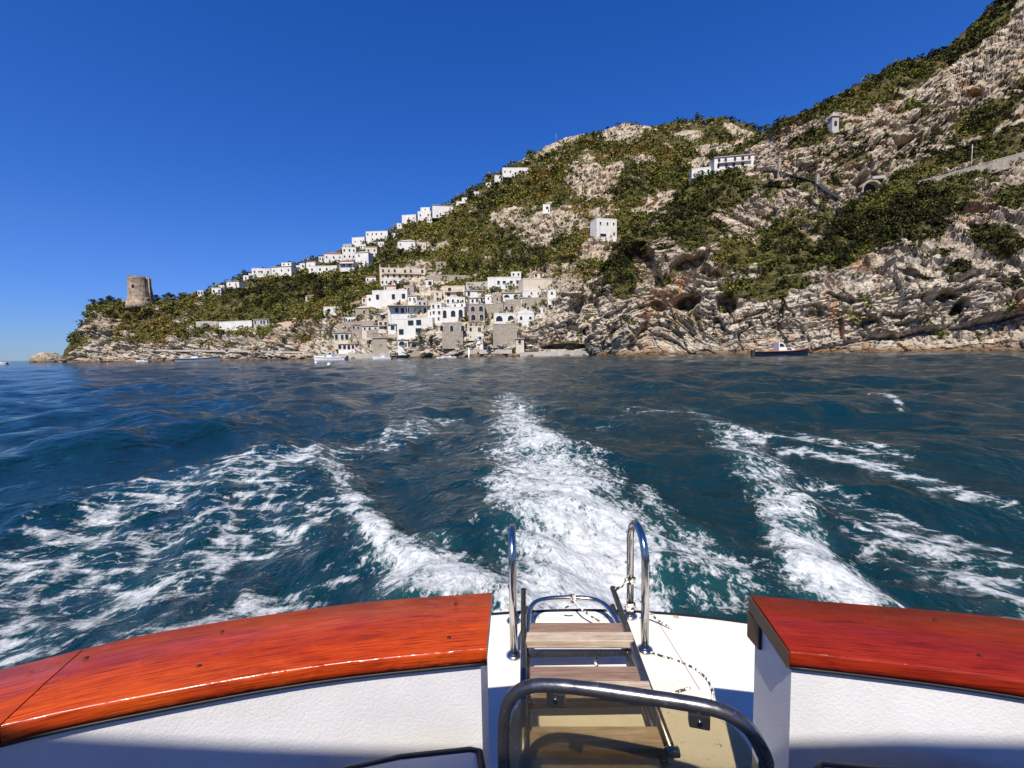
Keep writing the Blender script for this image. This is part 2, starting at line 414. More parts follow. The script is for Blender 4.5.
class Terrain: pass
def make_terrain(name, cols, xs, nrow, masks, seed, dip, back, relief, dipfun):
    # rows: share by pixel height of a middle column
    K = 6; ts = np.concatenate([np.linspace(k, k + 1, m, endpoint=False) for k, m in enumerate(nrow)] + [[5.0 - 1e-9]])
    Y, D = base_surface(cols, xs, ts)
    X = np.repeat(xs[None, :], len(ts), 0)
    P = pix(X, Y, D)
    # base skirts below the water, back side beyond the ridge
    nrm = normals(P)
    wob = fbm(P / 18.0, 4, seed + 50) + .55 * fbm(P / 4.5, 3, seed + 51)
    veg, smooth, dent = masks(X, Y, P, wob, ts[:, None] + 0 * X)
    rock = 1 - veg
    # strata frame
    c, s = math.cos(dip), math.sin(dip)
    Q = np.stack([P[..., 0] * c + P[..., 2] * s, P[..., 1], -P[..., 0] * s + P[..., 2] * c], -1)
    dist = np.clip(D / 200.0, .6, 3.0)[..., None]
    # erosion warps
    W = P + 3.0 * np.stack([fbm(P / 9, 3, seed + 1), fbm(P / 9, 3, seed + 2), fbm(P / 9, 3, seed + 3)], -1)
    big = fbm(P / 42.0, 3, seed) * 6.0 + ridged(W / np.array([16.0, 26, 30]), 3, seed + 5) * 2.6
    wl, we, cid = facet(W / np.array([6.0, 6.0, 4.2]), seed + 9, .9)
    gl, ge, cid2 = facet((Q + .8 * fbm(P / 2.5, 2, seed + 4)[..., None]) / np.array([3.2, 2.6, 1.5]), seed + 12, .8)
    hl, he, cid3 = facet(W / np.array([13.0, 13.0, 9.5]), seed + 33, .9)
    crag = hl * 4.4 - 1.6 * (1 - sstep(0, .07, he))
    crag += wl * 2.6 - 1.2 * (1 - sstep(0, .09, we)) * (vnoise(P / 7, seed + 3) > 0)
    crag += gl * 1.5 - .4 * (1 - sstep(0, .12, ge))
    crag += fbm(P / 1.6, 3, seed + 20) * .5
    wq = 1.5 * fbm(P / 14, 3, seed + 60) + .5 * fbm(P / 4, 2, seed + 61)
    dipm = dipfun(X, Y)
    cq, sq = np.cos(dipm), np.sin(dipm)
    qn = -P[..., 0] * sq + P[..., 2] * cq + .35 * P[..., 1] + wq
    qs = P[..., 0] * cq + P[..., 2] * sq + .2 * P[..., 1] + 1.2 * fbm(P / 6, 2, seed + 62)
    b1, e1, l1 = beds(qn, qs, 6.5, 15.0, seed + 70)
    b2, e2, l2 = beds(qn, qs, 2.3, 6.0, seed + 75)
    b3, e3, l3 = beds(qn, qs, .95, 2.6, seed + 80)
    bed = 4.2 * b1 + 2.1 * b2 * (.6 + .8 * sstep(-.3, .3, vnoise(P / 20, seed + 81))) + .75 * b3
    bed -= 1.7 * (1 - sstep(0, .45, e1)) + .7 * (1 - sstep(0, .25, e2))
    bed -= 2.2 * sstep(.80, .84, l2) * sstep(-.15, .1, vnoise(P / 9, seed + 83)) + 1.0 * sstep(.84, .88, l3)
    crag = .45 * crag + 1.3 * bed
    cid2 = .5 * l1 + .5 * l2
    disp = big * (1 - .75 * smooth) + crag * relief * (.18 + .82 * rock) * (1 - .7 * smooth) + veg * fbm(P / 5, 3, seed + 22) * 1.2
    disp *= np.minimum(1.0, ts[:, None] * 1.2 + .35)
    hz = nrm.copy(); hz[..., 2] *= (.6 - .45 * sstep(2.2, 3.4, ts))[:, None]
    hz /= np.linalg.norm(hz, axis=-1, keepdims=True)
    P = P + hz * disp[..., None]
    r = P - CAM; r /= np.linalg.norm(r, axis=-1, keepdims=True)
    r[..., 2] = 0
    P = P + r * dent[..., None]
    # extra rows
    foot = P[0].copy(); foot[:, 2] = -4; foot[:, 1] -= .8
    P[0, :, 2] = np.minimum(P[0, :, 2], -.4)
    # far side of the ridge
    k1 = P[-1].copy(); k1[:, 1] += back * .25; k1[:, 2] -= back * .05
    k2 = P[-1].copy(); k2[:, 1] += back; k2[:, 2] = np.minimum(k2[:, 2] * .2, k2[:, 2]) - 3
    k3 = P[-1].copy(); k3[:, 1] += back * 1.3; k3[:, 2] = -6
    PF = np.concatenate([foot[None], P, k1[None], k2[None], k3[None]], 0)
    vegF = np.concatenate([veg[:1], veg, np.repeat(veg[-1:], 3, 0)], 0)
    T = Terrain(); T.P = P; T.veg = veg; T.t = ts; T.X, T.Y = project(P.reshape(-1, 3)); T.flat = P.reshape(-1, 3)
    T.D = T.flat[:, 1]; T.vegf = veg.reshape(-1); T.n = normals(P).reshape(-1, 3); T.rockid = cid2
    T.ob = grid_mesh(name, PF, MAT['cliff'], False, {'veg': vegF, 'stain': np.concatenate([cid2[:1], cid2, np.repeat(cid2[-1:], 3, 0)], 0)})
    tag(T.ob, kind='structure')
    return T
def lookup(T, x, y):
    d2 = (T.X - x) ** 2 + (T.Y - y) ** 2
    m = d2 < max(2.2 ** 2, d2.min() * 1.3)
    i = np.where(m)[0]
    j = i[np.argmin(T.D[i] + 4.0 * np.sqrt(d2[i]))]
    return T.flat[j].copy()

# rock + soil material
t = NT('cliff')
co = t.co()
n_big = t.noise(co, .035, 5, .6)
n_mid = t.noise(co, .22, 6, .62, .4)
n_fine = t.noise(co, 1.1, 6, .65)
n_or = t.noise(t.co((1, 1, .35)), .085, 6, .65, .6)
n_str = t.noise(t.co((.25, .25, 1.6), (.25, .35, 0)), .8, 6, .65, .5)
rockc = t.mix(t.ramp(n_mid, [(.32, 0.0), (.66, 1.0)]), (.28, .225, .16), (.58, .485, .36))
rockc = t.mix(t.ramp(n_str, [(.50, 0.0), (.64, .7)]), rockc, (.66, .59, .47))
geo = t.n('NewGeometry'); sep = t.n('SeparateXYZ', {'Vector': (geo, 'Position')})
pale = t.math('MULTIPLY', t.ramp(t.math('ADD', t.math('DIVIDE', (sep, 'Z'), 60.0), t.math('SUBTRACT', n_big, .5)), [(.35, .26), (.8, 0.0)]), 1.0)
rockc = t.mix(pale, rockc, (.64, .60, .52))
rockc = t.mix(t.ramp(t.attr('stain'), [(.22, .6), (.42, 0.0), (.60, 0.0), (.8, .5)]), rockc, (.25, .195, .145))
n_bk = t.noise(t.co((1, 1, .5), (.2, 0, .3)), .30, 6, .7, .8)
rockc = t.mix(t.ramp(n_bk, [(.525, 0.0), (.61, .85)]), rockc, (.085, .07, .055))  # near-black patches painted into the rock for the dark of crevices
rockc = t.mix(t.ramp(n_or, [(.55, 0.0), (.68, .7)]), rockc, (.43, .22, .085))
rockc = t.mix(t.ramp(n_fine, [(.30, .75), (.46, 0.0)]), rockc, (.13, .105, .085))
# dark tide band on the lowest metre and a half of rock (wet algae)
zz = t.math('ADD', (sep, 'Z'), t.math('MULTIPLY', n_mid, 1.6))
rockc = t.mix(t.ramp(t.math('DIVIDE', zz, 4.0), [(.30, .9), (.75, 0.0)]), rockc, (.16, .09, .04))
soil = t.mix(t.ramp(n_fine, [(.35, 0.0), (.62, 1.0)]), (.040, .037, .012), (.115, .098, .030))
soil = t.mix(t.ramp(n_mid, [(.54, 0.0), (.68, .6)]), soil, (.20, .15, .075))
vg = t.math('ADD', t.attr('veg'), t.math('MULTIPLY', t.math('SUBTRACT', n_fine, .5), .9))
col = t.mix(t.ramp(vg, [(.42, 0.0), (.6, 1.0)]), rockc, soil)
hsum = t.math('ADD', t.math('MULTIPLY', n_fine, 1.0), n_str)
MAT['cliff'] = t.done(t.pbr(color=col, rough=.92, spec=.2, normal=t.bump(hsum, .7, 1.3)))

def masks_A(X, Y, P, wob, t):
    v = np.zeros_like(X)
    for e in [(885,222,72,30,-16),(842,252,38,20,-10),(925,205,50,22,-12),(985,118,34,13,-26),(955,158,70,10,-22),(782,252,34,34,0),
              (738,258,26,20,10),(703,196,42,22,-20),(690,226,32,24,0),(648,232,30,10,-15),(765,292,34,10,0),
              (878,92,30,9,-32),(930,66,36,9,-28),(985,24,40,12,-42),(1000,240,26,9,0),(1012,200,26,12,-10),(815,140,28,6,-20),(1010,150,30,10,-30),
              (616,262,18,30,0),(735,195,30,10,-20),(960,265,18,7,0),(1090,60,80,30,-30),(1120,180,60,25,-20),(800,285,22,8,0),(735,290,14,8,0)]:
        v = np.maximum(v, ell(X, Y, *e, wob=wob * .7))
    # scrubby skyline
    v = np.maximum(v, sstep(4.72, 4.9, t + .25 * wob) * (X > 640))
    v = np.maximum(v, .62 * sstep(.15, .45, wob) * sstep(1.2, 1.8, t))
    smooth = np.zeros_like(X)
    d = np.zeros_like(X)
    for e, a in [((640,258,13,22,-25),16),((652,276,20,7,25),15),((689,264,17,7,-8),15),((688,303,15,7,-15),13),((660,306,8,5,20),6),
                 ((716,277,9,6,0),7),((727,305,10,9,0),12),((706,274,6,5,0),5),((905,145,20,7,-24),9),((827,92,0.1,0.1,0),0),((975,93,9,5,-28),8),((900,92,10,4,-10),7),
                 ((948,296,10,4,0),6),((957,312,5,12,25),6),((925,278,30,4,4),5),((980,277,20,4,-6),5),((866,186,12,9,0),8),((1012,288,12,8,0),6),
                 ((902,316,30,3,0),3),((850,300,24,2.5,8),3),((612,340,4,14,20),4),((640,335,3,16,30),3),((700,330,3,14,-20),3),((780,320,3,14,10),3),((840,325,3,16,-8),3),((770,225,5,16,20),5),((885,335,14,5,0),3),((635,348,8,5,0),4),((812,95,8,4,-20),5)]:
        d = np.maximum(d, a * ell(X, Y, *e, soft=.22, wob=wob * .35))
    return v, smooth, d
def masks_B(X, Y, P, wob, t):
    r = np.zeros_like(X)
    for e in [(590,182,24,22,0),(552,222,36,16,-6),(512,218,18,10,0),(625,131,24,8,-8),(565,140,42,5,-28),(612,170,10,8,0),(505,162,30,3,-32),
              (562,312,40,44,0),(422,290,20,24,0),(345,338,50,16,0),(100,328,16,18,0),(240,340,60,6,0),(690,135,14,6,0),(738,132,16,6,30),
              (712,150,24,5,-10),(700,165,14,5,0),(655,205,22,8,-20),(600,250,20,12,0),(420,245,26,5,0),(395,318,46,26,0),(455,320,30,30,0),(505,312,45,30,0),
              (600,212,16,8,0),(135,303,16,4,0),(540,235,20,12,0),(640,160,12,5,0),(300,327,30,8,0)]:
        r = np.maximum(r, ell(X, Y, *e, wob=wob * .9))
    r = np.maximum(r, 1 - sstep(.95, 1.35, t + .3 * wob))
    r = np.maximum(r, .6 * sstep(.30, .5, wob))
    smooth = np.zeros_like(X)
    for e in [(405,300,50,34,0),(455,305,30,40,0),(510,305,50,32,0),(238,324,45,8,0),(350,345,60,10,0),(345,255,60,18,-25),(430,215,30,10,-25),(260,275,40,8,-15),(140,302,20,6,0)]:
        smooth = np.maximum(smooth, ell(X, Y, *e, soft=.5))
    smooth = np.maximum(smooth, .5 * sstep(4.5, 4.97, t))
    d = np.zeros_like(X)
    for e, a in [((568,346,24,3.2,0),9),((612,322,5,30,0),8),((598,335,6,18,0),6),((484,350,4,6,0),5),((582,300,3,20,8),3),((548,300,3,24,-5),2.5),((436,345,4,8,0),4),((385,350,8,3,0),4)]:
        d = np.maximum(d, a * ell(X, Y, *e, soft=.25, wob=wob * .3))
    return 1 - r, smooth, d

xsA = np.concatenate([np.arange(572, 1035, 1.0), np.arange(1036, 1300, 5.0)])
xsB = np.concatenate([np.arange(64, 790, 1.15), np.arange(791, 920, 4.0)])
TA = make_terrain('cliff', A_COLS, xsA, (62, 36, 50, 66, 84), masks_A, 3, math.radians(24), 160, 1.1, lambda X, Y: np.radians(38 - 34 * sstep(170, 265, Y) + 22 * (1 - sstep(640, 720, X)) * sstep(240, 300, Y)))
TB = make_terrain('hill', B_COLS, xsB, (26, 26, 32, 56, 90), masks_B, 71, math.radians(-14), 300, 1.1, lambda X, Y: np.radians(-14 + 26 * sstep(300, 420, X) + 0 * Y))

# ------------------------------------------------------------------ foliage
t = NT('foliage')
tint = t.attr('tint')
oi = t.n('ObjectInfo')
tt = t.math('FRACT', t.math('ADD', tint, t.math('MULTIPLY', (oi, 'Random'), .0)))
cr = t.ramp(tint, [(0, (.022, .021, .007, 1)), (.25, (.043, .044, .011, 1)), (.5, (.098, .106, .019, 1)), (.72, (.17, .168, .028, 1)), (.88, (.15, .10, .034, 1)), (1, (.25, .17, .025, 1))])
MAT['foliage'] = t.done(t.pbr(color=cr, rough=.75, spec=.15))

def leaf_quads(centers, size, rng, up=.35):
    n = len(centers)
    a = rng.normal(size=(n, 3)); a[:, 2] += up * np.sign(a[:, 2]) ; a /= np.linalg.norm(a, axis=1, keepdims=True)
    b = np.cross(a, rng.normal(size=(n, 3))); b /= np.linalg.norm(b, axis=1, keepdims=True)
    c = np.cross(a, b)
    s = (size * rng.uniform(.6, 1.3, n))[:, None]; s2 = s * rng.uniform(.5, .9, (n, 1))
    return np.stack([centers + b * s, centers + c * s2, centers - b * s, centers - c * s2], 1)
def clump(n, rng, flat=.8):
    """points on a lumpy shell of unit radius"""
    d = rng.normal(size=(n, 3)); d /= np.linalg.norm(d, axis=1, keepdims=True)
    lob = rng.normal(size=(5, 3)); lob /= np.linalg.norm(lob, axis=1, keepdims=True)
    r = .62 + .38 * np.clip((d @ lob.T).max(1), 0, 1) ** 2
    r *= rng.uniform(.55, 1.05, n) ** .6
    p = d * r[:, None]; p[:, 2] *= flat
    return p

def scrub(name, T, count, rmin, rmax, nleaf, rng, label, xr, power=1.0, tone=.4, rockw=.15):
    P = T.P; ny, nx = P.shape[:2]
    # area weight of every grid cell
    du = np.linalg.norm(np.gradient(P, axis=1), axis=-1); dv = np.linalg.norm(np.gradient(P, axis=0), axis=-1)
    wgt = (du * dv).reshape(-1) * (np.clip((T.vegf - .3) / .5, 0, 1) ** power + rockw)
    wgt *= (T.flat[:, 2] > 4) * (T.X > xr[0]) * (T.X < xr[1])
    # visible pixels matter most
    wgt = wgt / np.maximum(T.D, 100) ** 2
    idx = rng.choice(len(wgt), count, p=wgt / wgt.sum())
    r = rng.uniform(rmin, rmax, count) * np.clip(T.D[idx] / 250, .75, 2.0) * rng.choice([1, 1, 1, 1.6], count)
    zone = fbm(T.flat[idx] / 30.0, 3, 91)
    tb = np.clip(tone + .75 * zone + rng.normal(0, .13, count), 0, .97)
    Vs, Ts = [], []
    for k in range(12):
        sel = np.where(np.arange(count) % 12 == k)[0]
        proto = clump(nleaf, rng)
        pts = (proto[None] * r[sel, None, None] + T.flat[idx[sel]][:, None] + np.array([0, 0, .35])[None, None] * r[sel, None, None]).reshape(-1, 3)
        q = leaf_quads(pts, np.repeat(r[sel], nleaf) * .26, rng)
        Vs.append(q); Ts.append(np.clip(np.repeat(tb[sel], nleaf) + rng.normal(0, .06, len(q)), 0, 1))
    o = quads_mesh(name, np.concatenate(Vs), MAT['foliage'], np.concatenate(Ts))
    tag(o, label, 'scrub', kind='stuff')
    return o
scrub('scrub', TA, 7500, .7, 1.9, 44, np.random.default_rng(5), 'green and olive scrub growing over the near rocky cliff', (600, 1250), tone=.30, rockw=.03)
scrub('scrub', TB, 19000, .8, 2.0, 28, np.random.default_rng(6), 'green macchia scrub covering the far hillside and headland', (70, 900), tone=.60)

# individual trees: five crowns shared by all copies
TREE_PROTO = []
def tree_proto(k, dark, spread, nl=420):
    rng = np.random.default_rng(100 + k)
    lobes = []
    for i in range(9):
        a = rng.uniform(0, 2 * PI); rr = rng.uniform(.15, .62) * spread
        lobes.append((np.array([math.cos(a) * rr, math.sin(a) * rr, rng.uniform(.35, 1.25)]), rng.uniform(.28, .5)))
    Vs, Ts = [], []
    for c, r in lobes:
        p = clump(nl // 9, rng) * r + c
        Vs.append(leaf_quads(p, np.full(len(p), .085), rng)); Ts.append(np.clip(rng.normal(dark, .09, len(p)) + rng.uniform(-.12, .12), 0, 1))
    cr = quads_mesh('crown', np.concatenate(Vs), MAT['foliage'], np.concatenate(Ts)); C.objects.unlink(cr)
    b = MB(); b.tube([(0, 0, -.5), (.02, .01, 0), (-.02, .02, .4), (.03, 0, .8)], [.075, .06, .045, .02], 7)
    for c, r in lobes[:5]:
        b.tube([(0, .01, .25), tuple(c * .55 + np.array([0, 0, .15])), tuple(c)], [.03, .02, .008], 5)
    tr = b.build('trunk', 'bark'); C.objects.unlink(tr)
    TREE_PROTO.append((cr, tr))
for k, (dk, sp) in enumerate([(.12, 1.0), (.2, .8), (.32, 1.1), (.5, 1.0), (.72, 1.0), (.88, 1.1)]): tree_proto(k, dk, sp)
def tree(T, x, y, r, k, label, group, name='tree', cat='tree'):
    p = lookup(T, x, y)
    e = thing(name, p + np.array([0, 0, -.1 * r]), label, cat, group, random.uniform(0, 6.28))
    e.scale = (r * random.uniform(.9, 1.15), r * random.uniform(.9, 1.15), r * random.uniform(.8, 1.1))
    for src in TREE_PROTO[k]:
        o = src.copy(); C.objects.link(o); o.parent = e
    return e
def grove(T, pts, n, r0, r1, ks, label, group, jit=4, name='tree', cat='tree'):
    """n trees strewn along / around the polyline pts"""
    pts = np.array(pts, float); seg = np.linspace(0, len(pts) - 1, n)
    for s in seg:
        i = min(int(s), len(pts) - 2); q = pts[i] + (pts[i + 1] - pts[i]) * (s - i)
        tree(T, q[0] + random.gauss(0, jit), q[1] + random.gauss(0, jit * .7), random.uniform(r0, r1), random.choice(ks), label, group, name, cat)
def patch(T, cx, cy, rx, ry, deg, n, r0, r1, ks, label, group, name='tree', cat='tree'):
    a = math.radians(deg)
    for i in range(n):
        rr = math.sqrt(random.random()); th = random.uniform(0, 2 * PI)
        u, v = rx * rr * math.cos(th), ry * rr * math.sin(th)
        tree(T, cx + u * math.cos(a) - v * math.sin(a), cy + u * math.sin(a) + v * math.cos(a), random.uniform(r0, r1), random.choice(ks), label, group, name, cat)
DK, MD, OL = [0, 0, 1], [1, 2, 2, 3], [3, 4, 4]
patch(TA, 888, 222, 66, 24, -16, 40, 3.0, 5.0, DK + [2], 'dark evergreen in the big grove below the coastal road', 'evergreens in the big cliff grove')
patch(TA, 842, 254, 32, 14, -10, 9, 2.2, 3.6, DK, 'dark evergreen at the lower left tip of the cliff grove', 'evergreens at the tip of the cliff grove')
patch(TA, 780, 254, 26, 26, 0, 11, 2.0, 3.4, DK + [2], 'round dark bush in the rock gully left of the grove', 'bushes in the cliff gully', 'bush', 'bush')
patch(TA, 700, 196, 36, 16, -18, 13, 2.2, 3.8, MD + DK, 'green tree below the long white house on the cliff', 'trees below the clifftop house')
patch(TA, 690, 228, 24, 16, 0, 8, 2.2, 3.4, DK + MD, 'dark tree above the sea caves in the near cliff', 'trees above the sea caves')
patch(TA, 738, 257, 20, 12, 0, 5, 1.8, 2.8, MD, 'green bush growing on the pale rock beside the sea caves', 'bushes beside the sea caves', 'bush', 'bush')
patch(TA, 988, 120, 28, 10, -28, 9, 2.6, 4.2, DK + MD, 'dark tree on the slope above the walled coastal road', 'trees above the coastal road')
patch(TA, 1000, 236, 24, 6, 0, 5, 1.6, 2.6, MD, 'low bush on bare pale rock near the right edge', 'bushes on the bare rock at right', 'bush', 'bush')
grove(TA, [(770,140),(800,124),(830,106),(870,84)], 13, 2.6, 4.4, DK, 'dark evergreen standing on the skyline ridge of the near cliff', 'evergreens on the near ridge')
grove(TA, [(880,80),(930,60),(962,44),(1000,6)], 12, 2.2, 3.6, DK + MD, 'low dark bush along the steep top ridge at right', 'bushes on the top ridge', 3, 'bush', 'bush')
patch(TA, 618, 262, 12, 24, 0, 8, 1.6, 2.8, DK + MD, 'dark bush in the shady cleft between the two cliffs', 'bushes in the cleft', 'bush', 'bush')
grove(TA, [(640,226),(652,234)], 2, 1.6, 2.2, [5], 'yellow flowering bush on the cliff brow above the cave', 'yellow bushes on the brow', 2, 'bush', 'bush')
patch(TB, 322, 286, 30, 13, 0, 14, 3.6, 5.6, DK, 'dark tree in the wood left of the cliffside village', 'trees in the village wood')
patch(TB, 262, 300, 40, 12, -8, 14, 3.2, 5.2, DK + MD, 'dark green tree on the slope above the white sea wall', 'trees above the white sea wall')
patch(TB, 150, 314, 45, 10, 0, 13, 3.0, 4.6, DK + MD, 'dark tree on the headland below the round tower', 'trees on the tower headland')
grove(TB, [(96,306),(112,301)], 5, 2.6, 3.8, DK, 'dark bush on the headland brow left of the tower', 'bushes left of the tower', 2, 'bush', 'bush')
grove(TB, [(158,299),(188,297)], 6, 2.4, 3.6, DK, 'dark bush on the flat brow right of the tower', 'bushes right of the tower', 2, 'bush', 'bush')
grove(TB, [(286,340),(300,322),(330,318),(352,312)], 8, 2.6, 4.0, MD, 'green tree beside the small white house above the beach', 'trees beside the small white house')
grove(TB, [(450,266),(490,268),(530,266),(570,262)], 14, 3.8, 5.8, DK + MD, 'dark green tree just above the terraced village wall', 'trees above the village wall', 4)
grove(TB, [(400,256),(430,246),(470,240)], 8, 3.4, 5.2, MD, 'green tree on the slope above the columned hotel', 'trees above the columned hotel', 4)
grove(TB, [(535,312),(548,306)], 3, 2.0, 3.0, OL, 'olive yellow bush beside the village at the rock face', 'olive bushes at the rock face', 3, 'bush', 'bush')
grove(TB, [(486,324),(492,318)], 3, 1.8, 2.6, OL, 'olive bush left of the arched white house', 'olive bushes by the arched house', 2, 'bush', 'bush')
grove(TB, [(608,128),(612,127)], 1, 3.5, 3.6, [0], 'lone dark tree on the summit crag of the far hill', None, 0)
grove(TB, [(680,122),(720,118),(750,124),(768,136)], 9, 4.5, 6.5, DK + MD, 'green tree on the rounded far summit skyline', 'trees on the far summit', 4)
grove(TB, [(480,200),(520,185),(560,200)], 10, 4.0, 6.0, DK + MD, 'dark tree between the crags high on the far hillside', 'trees between the far crags', 8)
# ------------------------------------------------------------------ houses
WIN_CACHE = {}
HR = random.Random(12)
def window_mesh(w, h, kind):
    key = (round(w, 1), round(h, 1), kind)
    if key not in WIN_CACHE:
        w, h = key[0], key[1]
        b = MB(); f = .14
        if kind == 'arch':
            n = 9; out = []; inn = []
            for i in range(n + 1):
                a = PI * i / n
                out.append((math.cos(a) * (w / 2 + f), h / 2 - w / 2 + math.sin(a) * (w / 2 + f))); inn.append((math.cos(a) * w / 2, h / 2 - w / 2 + math.sin(a) * w / 2))
            out = [(w / 2 + f, -h / 2)] + out + [(-w / 2 - f, -h / 2)]; inn = [(w / 2, -h / 2)] + inn + [(-w / 2, -h / 2)]
            for i in range(len(out) - 1):
                b.prism([out[i], out[i + 1], inn[i + 1], inn[i]], -.16, .05, 'y', 0)
            fr = b.build('window', 'whitewash'); p = MB(); p.prism(inn, -.06, .03, 'y'); pn = p.build('pane', 'dark_glass')
        else:
            for lo, hi in (((-w/2-f, -.14, -h/2-f), (-w/2, .05, h/2+f)), ((w/2, -.14, -h/2-f), (w/2+f, .05, h/2+f)), ((-w/2, -.14, h/2), (w/2, .05, h/2+f)), ((-w/2, -.22, -h/2-f), (w/2, .05, -h/2))):
                b.box(lo, hi)
            fr = b.build('window', {'green': 'green_shutter', 'red': 'red_wood'}.get(kind, 'whitewash'))
            p = MB(); p.box((-w/2, -.05, -h/2), (w/2, .03, h/2)); pn = p.build('pane', 'dark_glass')
        for o in (fr, pn): C.objects.unlink(o)
        WIN_CACHE[key] = (fr, pn)
    return WIN_CACHE[key]
def put_window(root, x, y, z, w, h, kind='plain'):
    fr, pn = window_mesh(w, h, kind)
    a = fr.copy(); C.objects.link(a); a.parent = root; a.location = (x, y, z)
    c = pn.copy(); C.objects.link(c); c.parent = a
def part(b, name, mat, root, bevel=0): return b.build(name, mat, root, bevel=bevel)

def house(T, label, x0, x1, y0, y1, cat='house', name='house', wall='whitewash', floors=1, cols=2, win=None, roof='parapet', yaw=0, depth=None,
          door=False, wh=1.35, ww=.95, group=None, found=4, push=.5, block=None, pergola=None, awning=None, balcony=False, winrows=None, chimney=False, tower=None):
    xm = (x0 + x1) / 2
    p = lookup(T, xm, y1)
    d = p[1] - push
    p = pix(xm, y1, d)
    s = d / FPX
    W, H = (x1 - x0) * s, (y1 - y0) * s
    dep = depth or min(max(W * .7, 5), 10)
    win = win or HR.choice(['plain', 'plain', 'green', 'red', 'plain', 'arch'])
    ww, wh = ww * 1.2, wh * 1.2
    door = door or HR.random() < .5
    yaw = yaw or HR.uniform(-13, 13)
    if group in (SK, UP, TS): found = min(found, 1.2)
    root = thing(name, p, label, cat, group, math.radians(yaw))
    b = MB(); b.box((-W/2, 0, -found), (W/2, dep, H)); part(b, 'wall', wall, root)
    if roof == 'parapet':
        b = MB(); t_ = .28; h_ = .45
        b.box((-W/2-.08, -.08, H+.003), (W/2+.08, t_, H+h_)); b.box((-W/2-.08, dep-t_, H+.003), (W/2+.08, dep+.08, H+h_))
        b.box((-W/2-.08, t_, H+.003), (-W/2+t_, dep-t_, H+h_)); b.box((W/2-t_, t_, H+.003), (W/2+.08, dep-t_, H+h_)); part(b, 'parapet', wall, root)
    elif roof == 'slab':
        b = MB(); b.box((-W/2-.4, -.5, H+.003), (W/2+.4, dep+.2, H+.3)); part(b, 'roof', 'concrete', root)
    elif roof == 'tile' or roof == 'grey':
        rr = min(dep, W) * .22; o = .4
        b = MB(); vs = [(-W/2-o, -o, H+.003), (W/2+o, -o, H+.003), (W/2+o, dep+o, H+.003), (-W/2-o, dep+o, H+.003), (-W/2*.45, dep/2, H+rr), (W/2*.45, dep/2, H+rr)]
        b.add(vs, [(0, 1, 5, 4), (1, 2, 5), (2, 3, 4, 5), (3, 0, 4), (3, 2, 1, 0)]); part(b, 'roof', 'terracotta' if roof == 'tile' else 'concrete', root)
    elif roof == 'vault':
        b = MB(); n = 10; poly = [(W/2 * math.cos(PI * i / n), H + .003 + W * .22 * math.sin(PI * i / n)) for i in range(n + 1)]
        b.prism(poly, -.1, dep, 'y'); part(b, 'roof', wall, root)
    fh = H / max(floors, 1)
    for f in range(floors):
        z = fh * (f + .55)
        hh = min(wh, fh * .62)
        for c in range(cols):
            if winrows and not winrows[f][c]: continue
            x = -W/2 + W * (c + .5) / cols
            if not winrows and floors * cols > 2 and HR.random() < .16: continue
            put_window(root, x + HR.uniform(-.12, .12) * W / cols, 0, z + HR.uniform(-.1, .1), min(ww, W / cols * .6) * HR.uniform(.8, 1.1), hh * HR.uniform(.8, 1.1), win)
    if door:
        b = MB(); dx = W * .28; b.box((dx - .5, -.08, 0), (dx + .5, .03, min(2.1, fh * .8))); part(b, 'door', 'green_shutter' if door == 'green' else 'brown_wood', root)
    if block:      # set-back or side volume: (xa, xb, ha, hb, y offset, windows)
        xa, xb, ha, hb, yo, nw = block
        b = MB(); b.box((xa * W, yo, ha * H - (found if ha == 0 else 0)), (xb * W, yo + dep * .7, hb * H)); part(b, 'annex', wall, root)
        for i in range(nw): put_window(root, (xa + (xb - xa) * (i + .5) / nw) * W, yo, (ha + (hb - ha) * .55) * H, .9, min(1.2, (hb - ha) * H * .6), win)
    if pergola:    # (nposts, height): columns and beams on the roof
        npst, ph = pergola
        for i in range(npst):
            x = -W/2 + .3 + (W - .6) * i / (npst - 1)
            for yy in (.35, dep * .6):
                b = MB(); b.box((x - .18, yy - .18, H + .46), (x + .18, yy + .18, H + ph)); part(b, 'column', wall, root)
        b = MB()
        b.box((-W/2, .2, H + ph + .003), (W/2, .45, H + ph + .2)); b.box((-W/2, dep * .6 - .15, H + ph + .003), (W/2, dep * .6 + .1, H + ph + .2))
        for i in range(int(W / .9)): b.box((-W/2 + .3 + i * .9, 0, H + ph + .205), (-W/2 + .42 + i * .9, dep * .6 + .5, H + ph + .3))
        part(b, 'pergola', 'brown_wood', root)
    if awning:     # (projection, drop z0, material)
        pr, z0, m = awning
        b = MB(); b.add([(-W/2, -.02, z0 * H), (W/2, -.02, z0 * H), (W/2, -pr, z0 * H - .5), (-W/2, -pr, z0 * H - .5), (-W/2, -.02, z0 * H + .1), (W/2, -.02, z0 * H + .1), (W/2, -pr, z0 * H - .4), (-W/2, -pr, z0 * H - .4)],
                        [(0, 1, 2, 3), (4, 5, 6, 7), (0, 1, 5, 4), (1, 2, 6, 5), (2, 3, 7, 6), (3, 0, 4, 7)]); part(b, 'awning', m, root)
        for i in range(3):
            x = -W/2 + .2 + (W - .4) * i / 2
            b = MB(); b.box((x - .07, -pr + .1, 0), (x + .07, -pr + .24, z0 * H - .5)); part(b, 'post', 'whitewash', root)
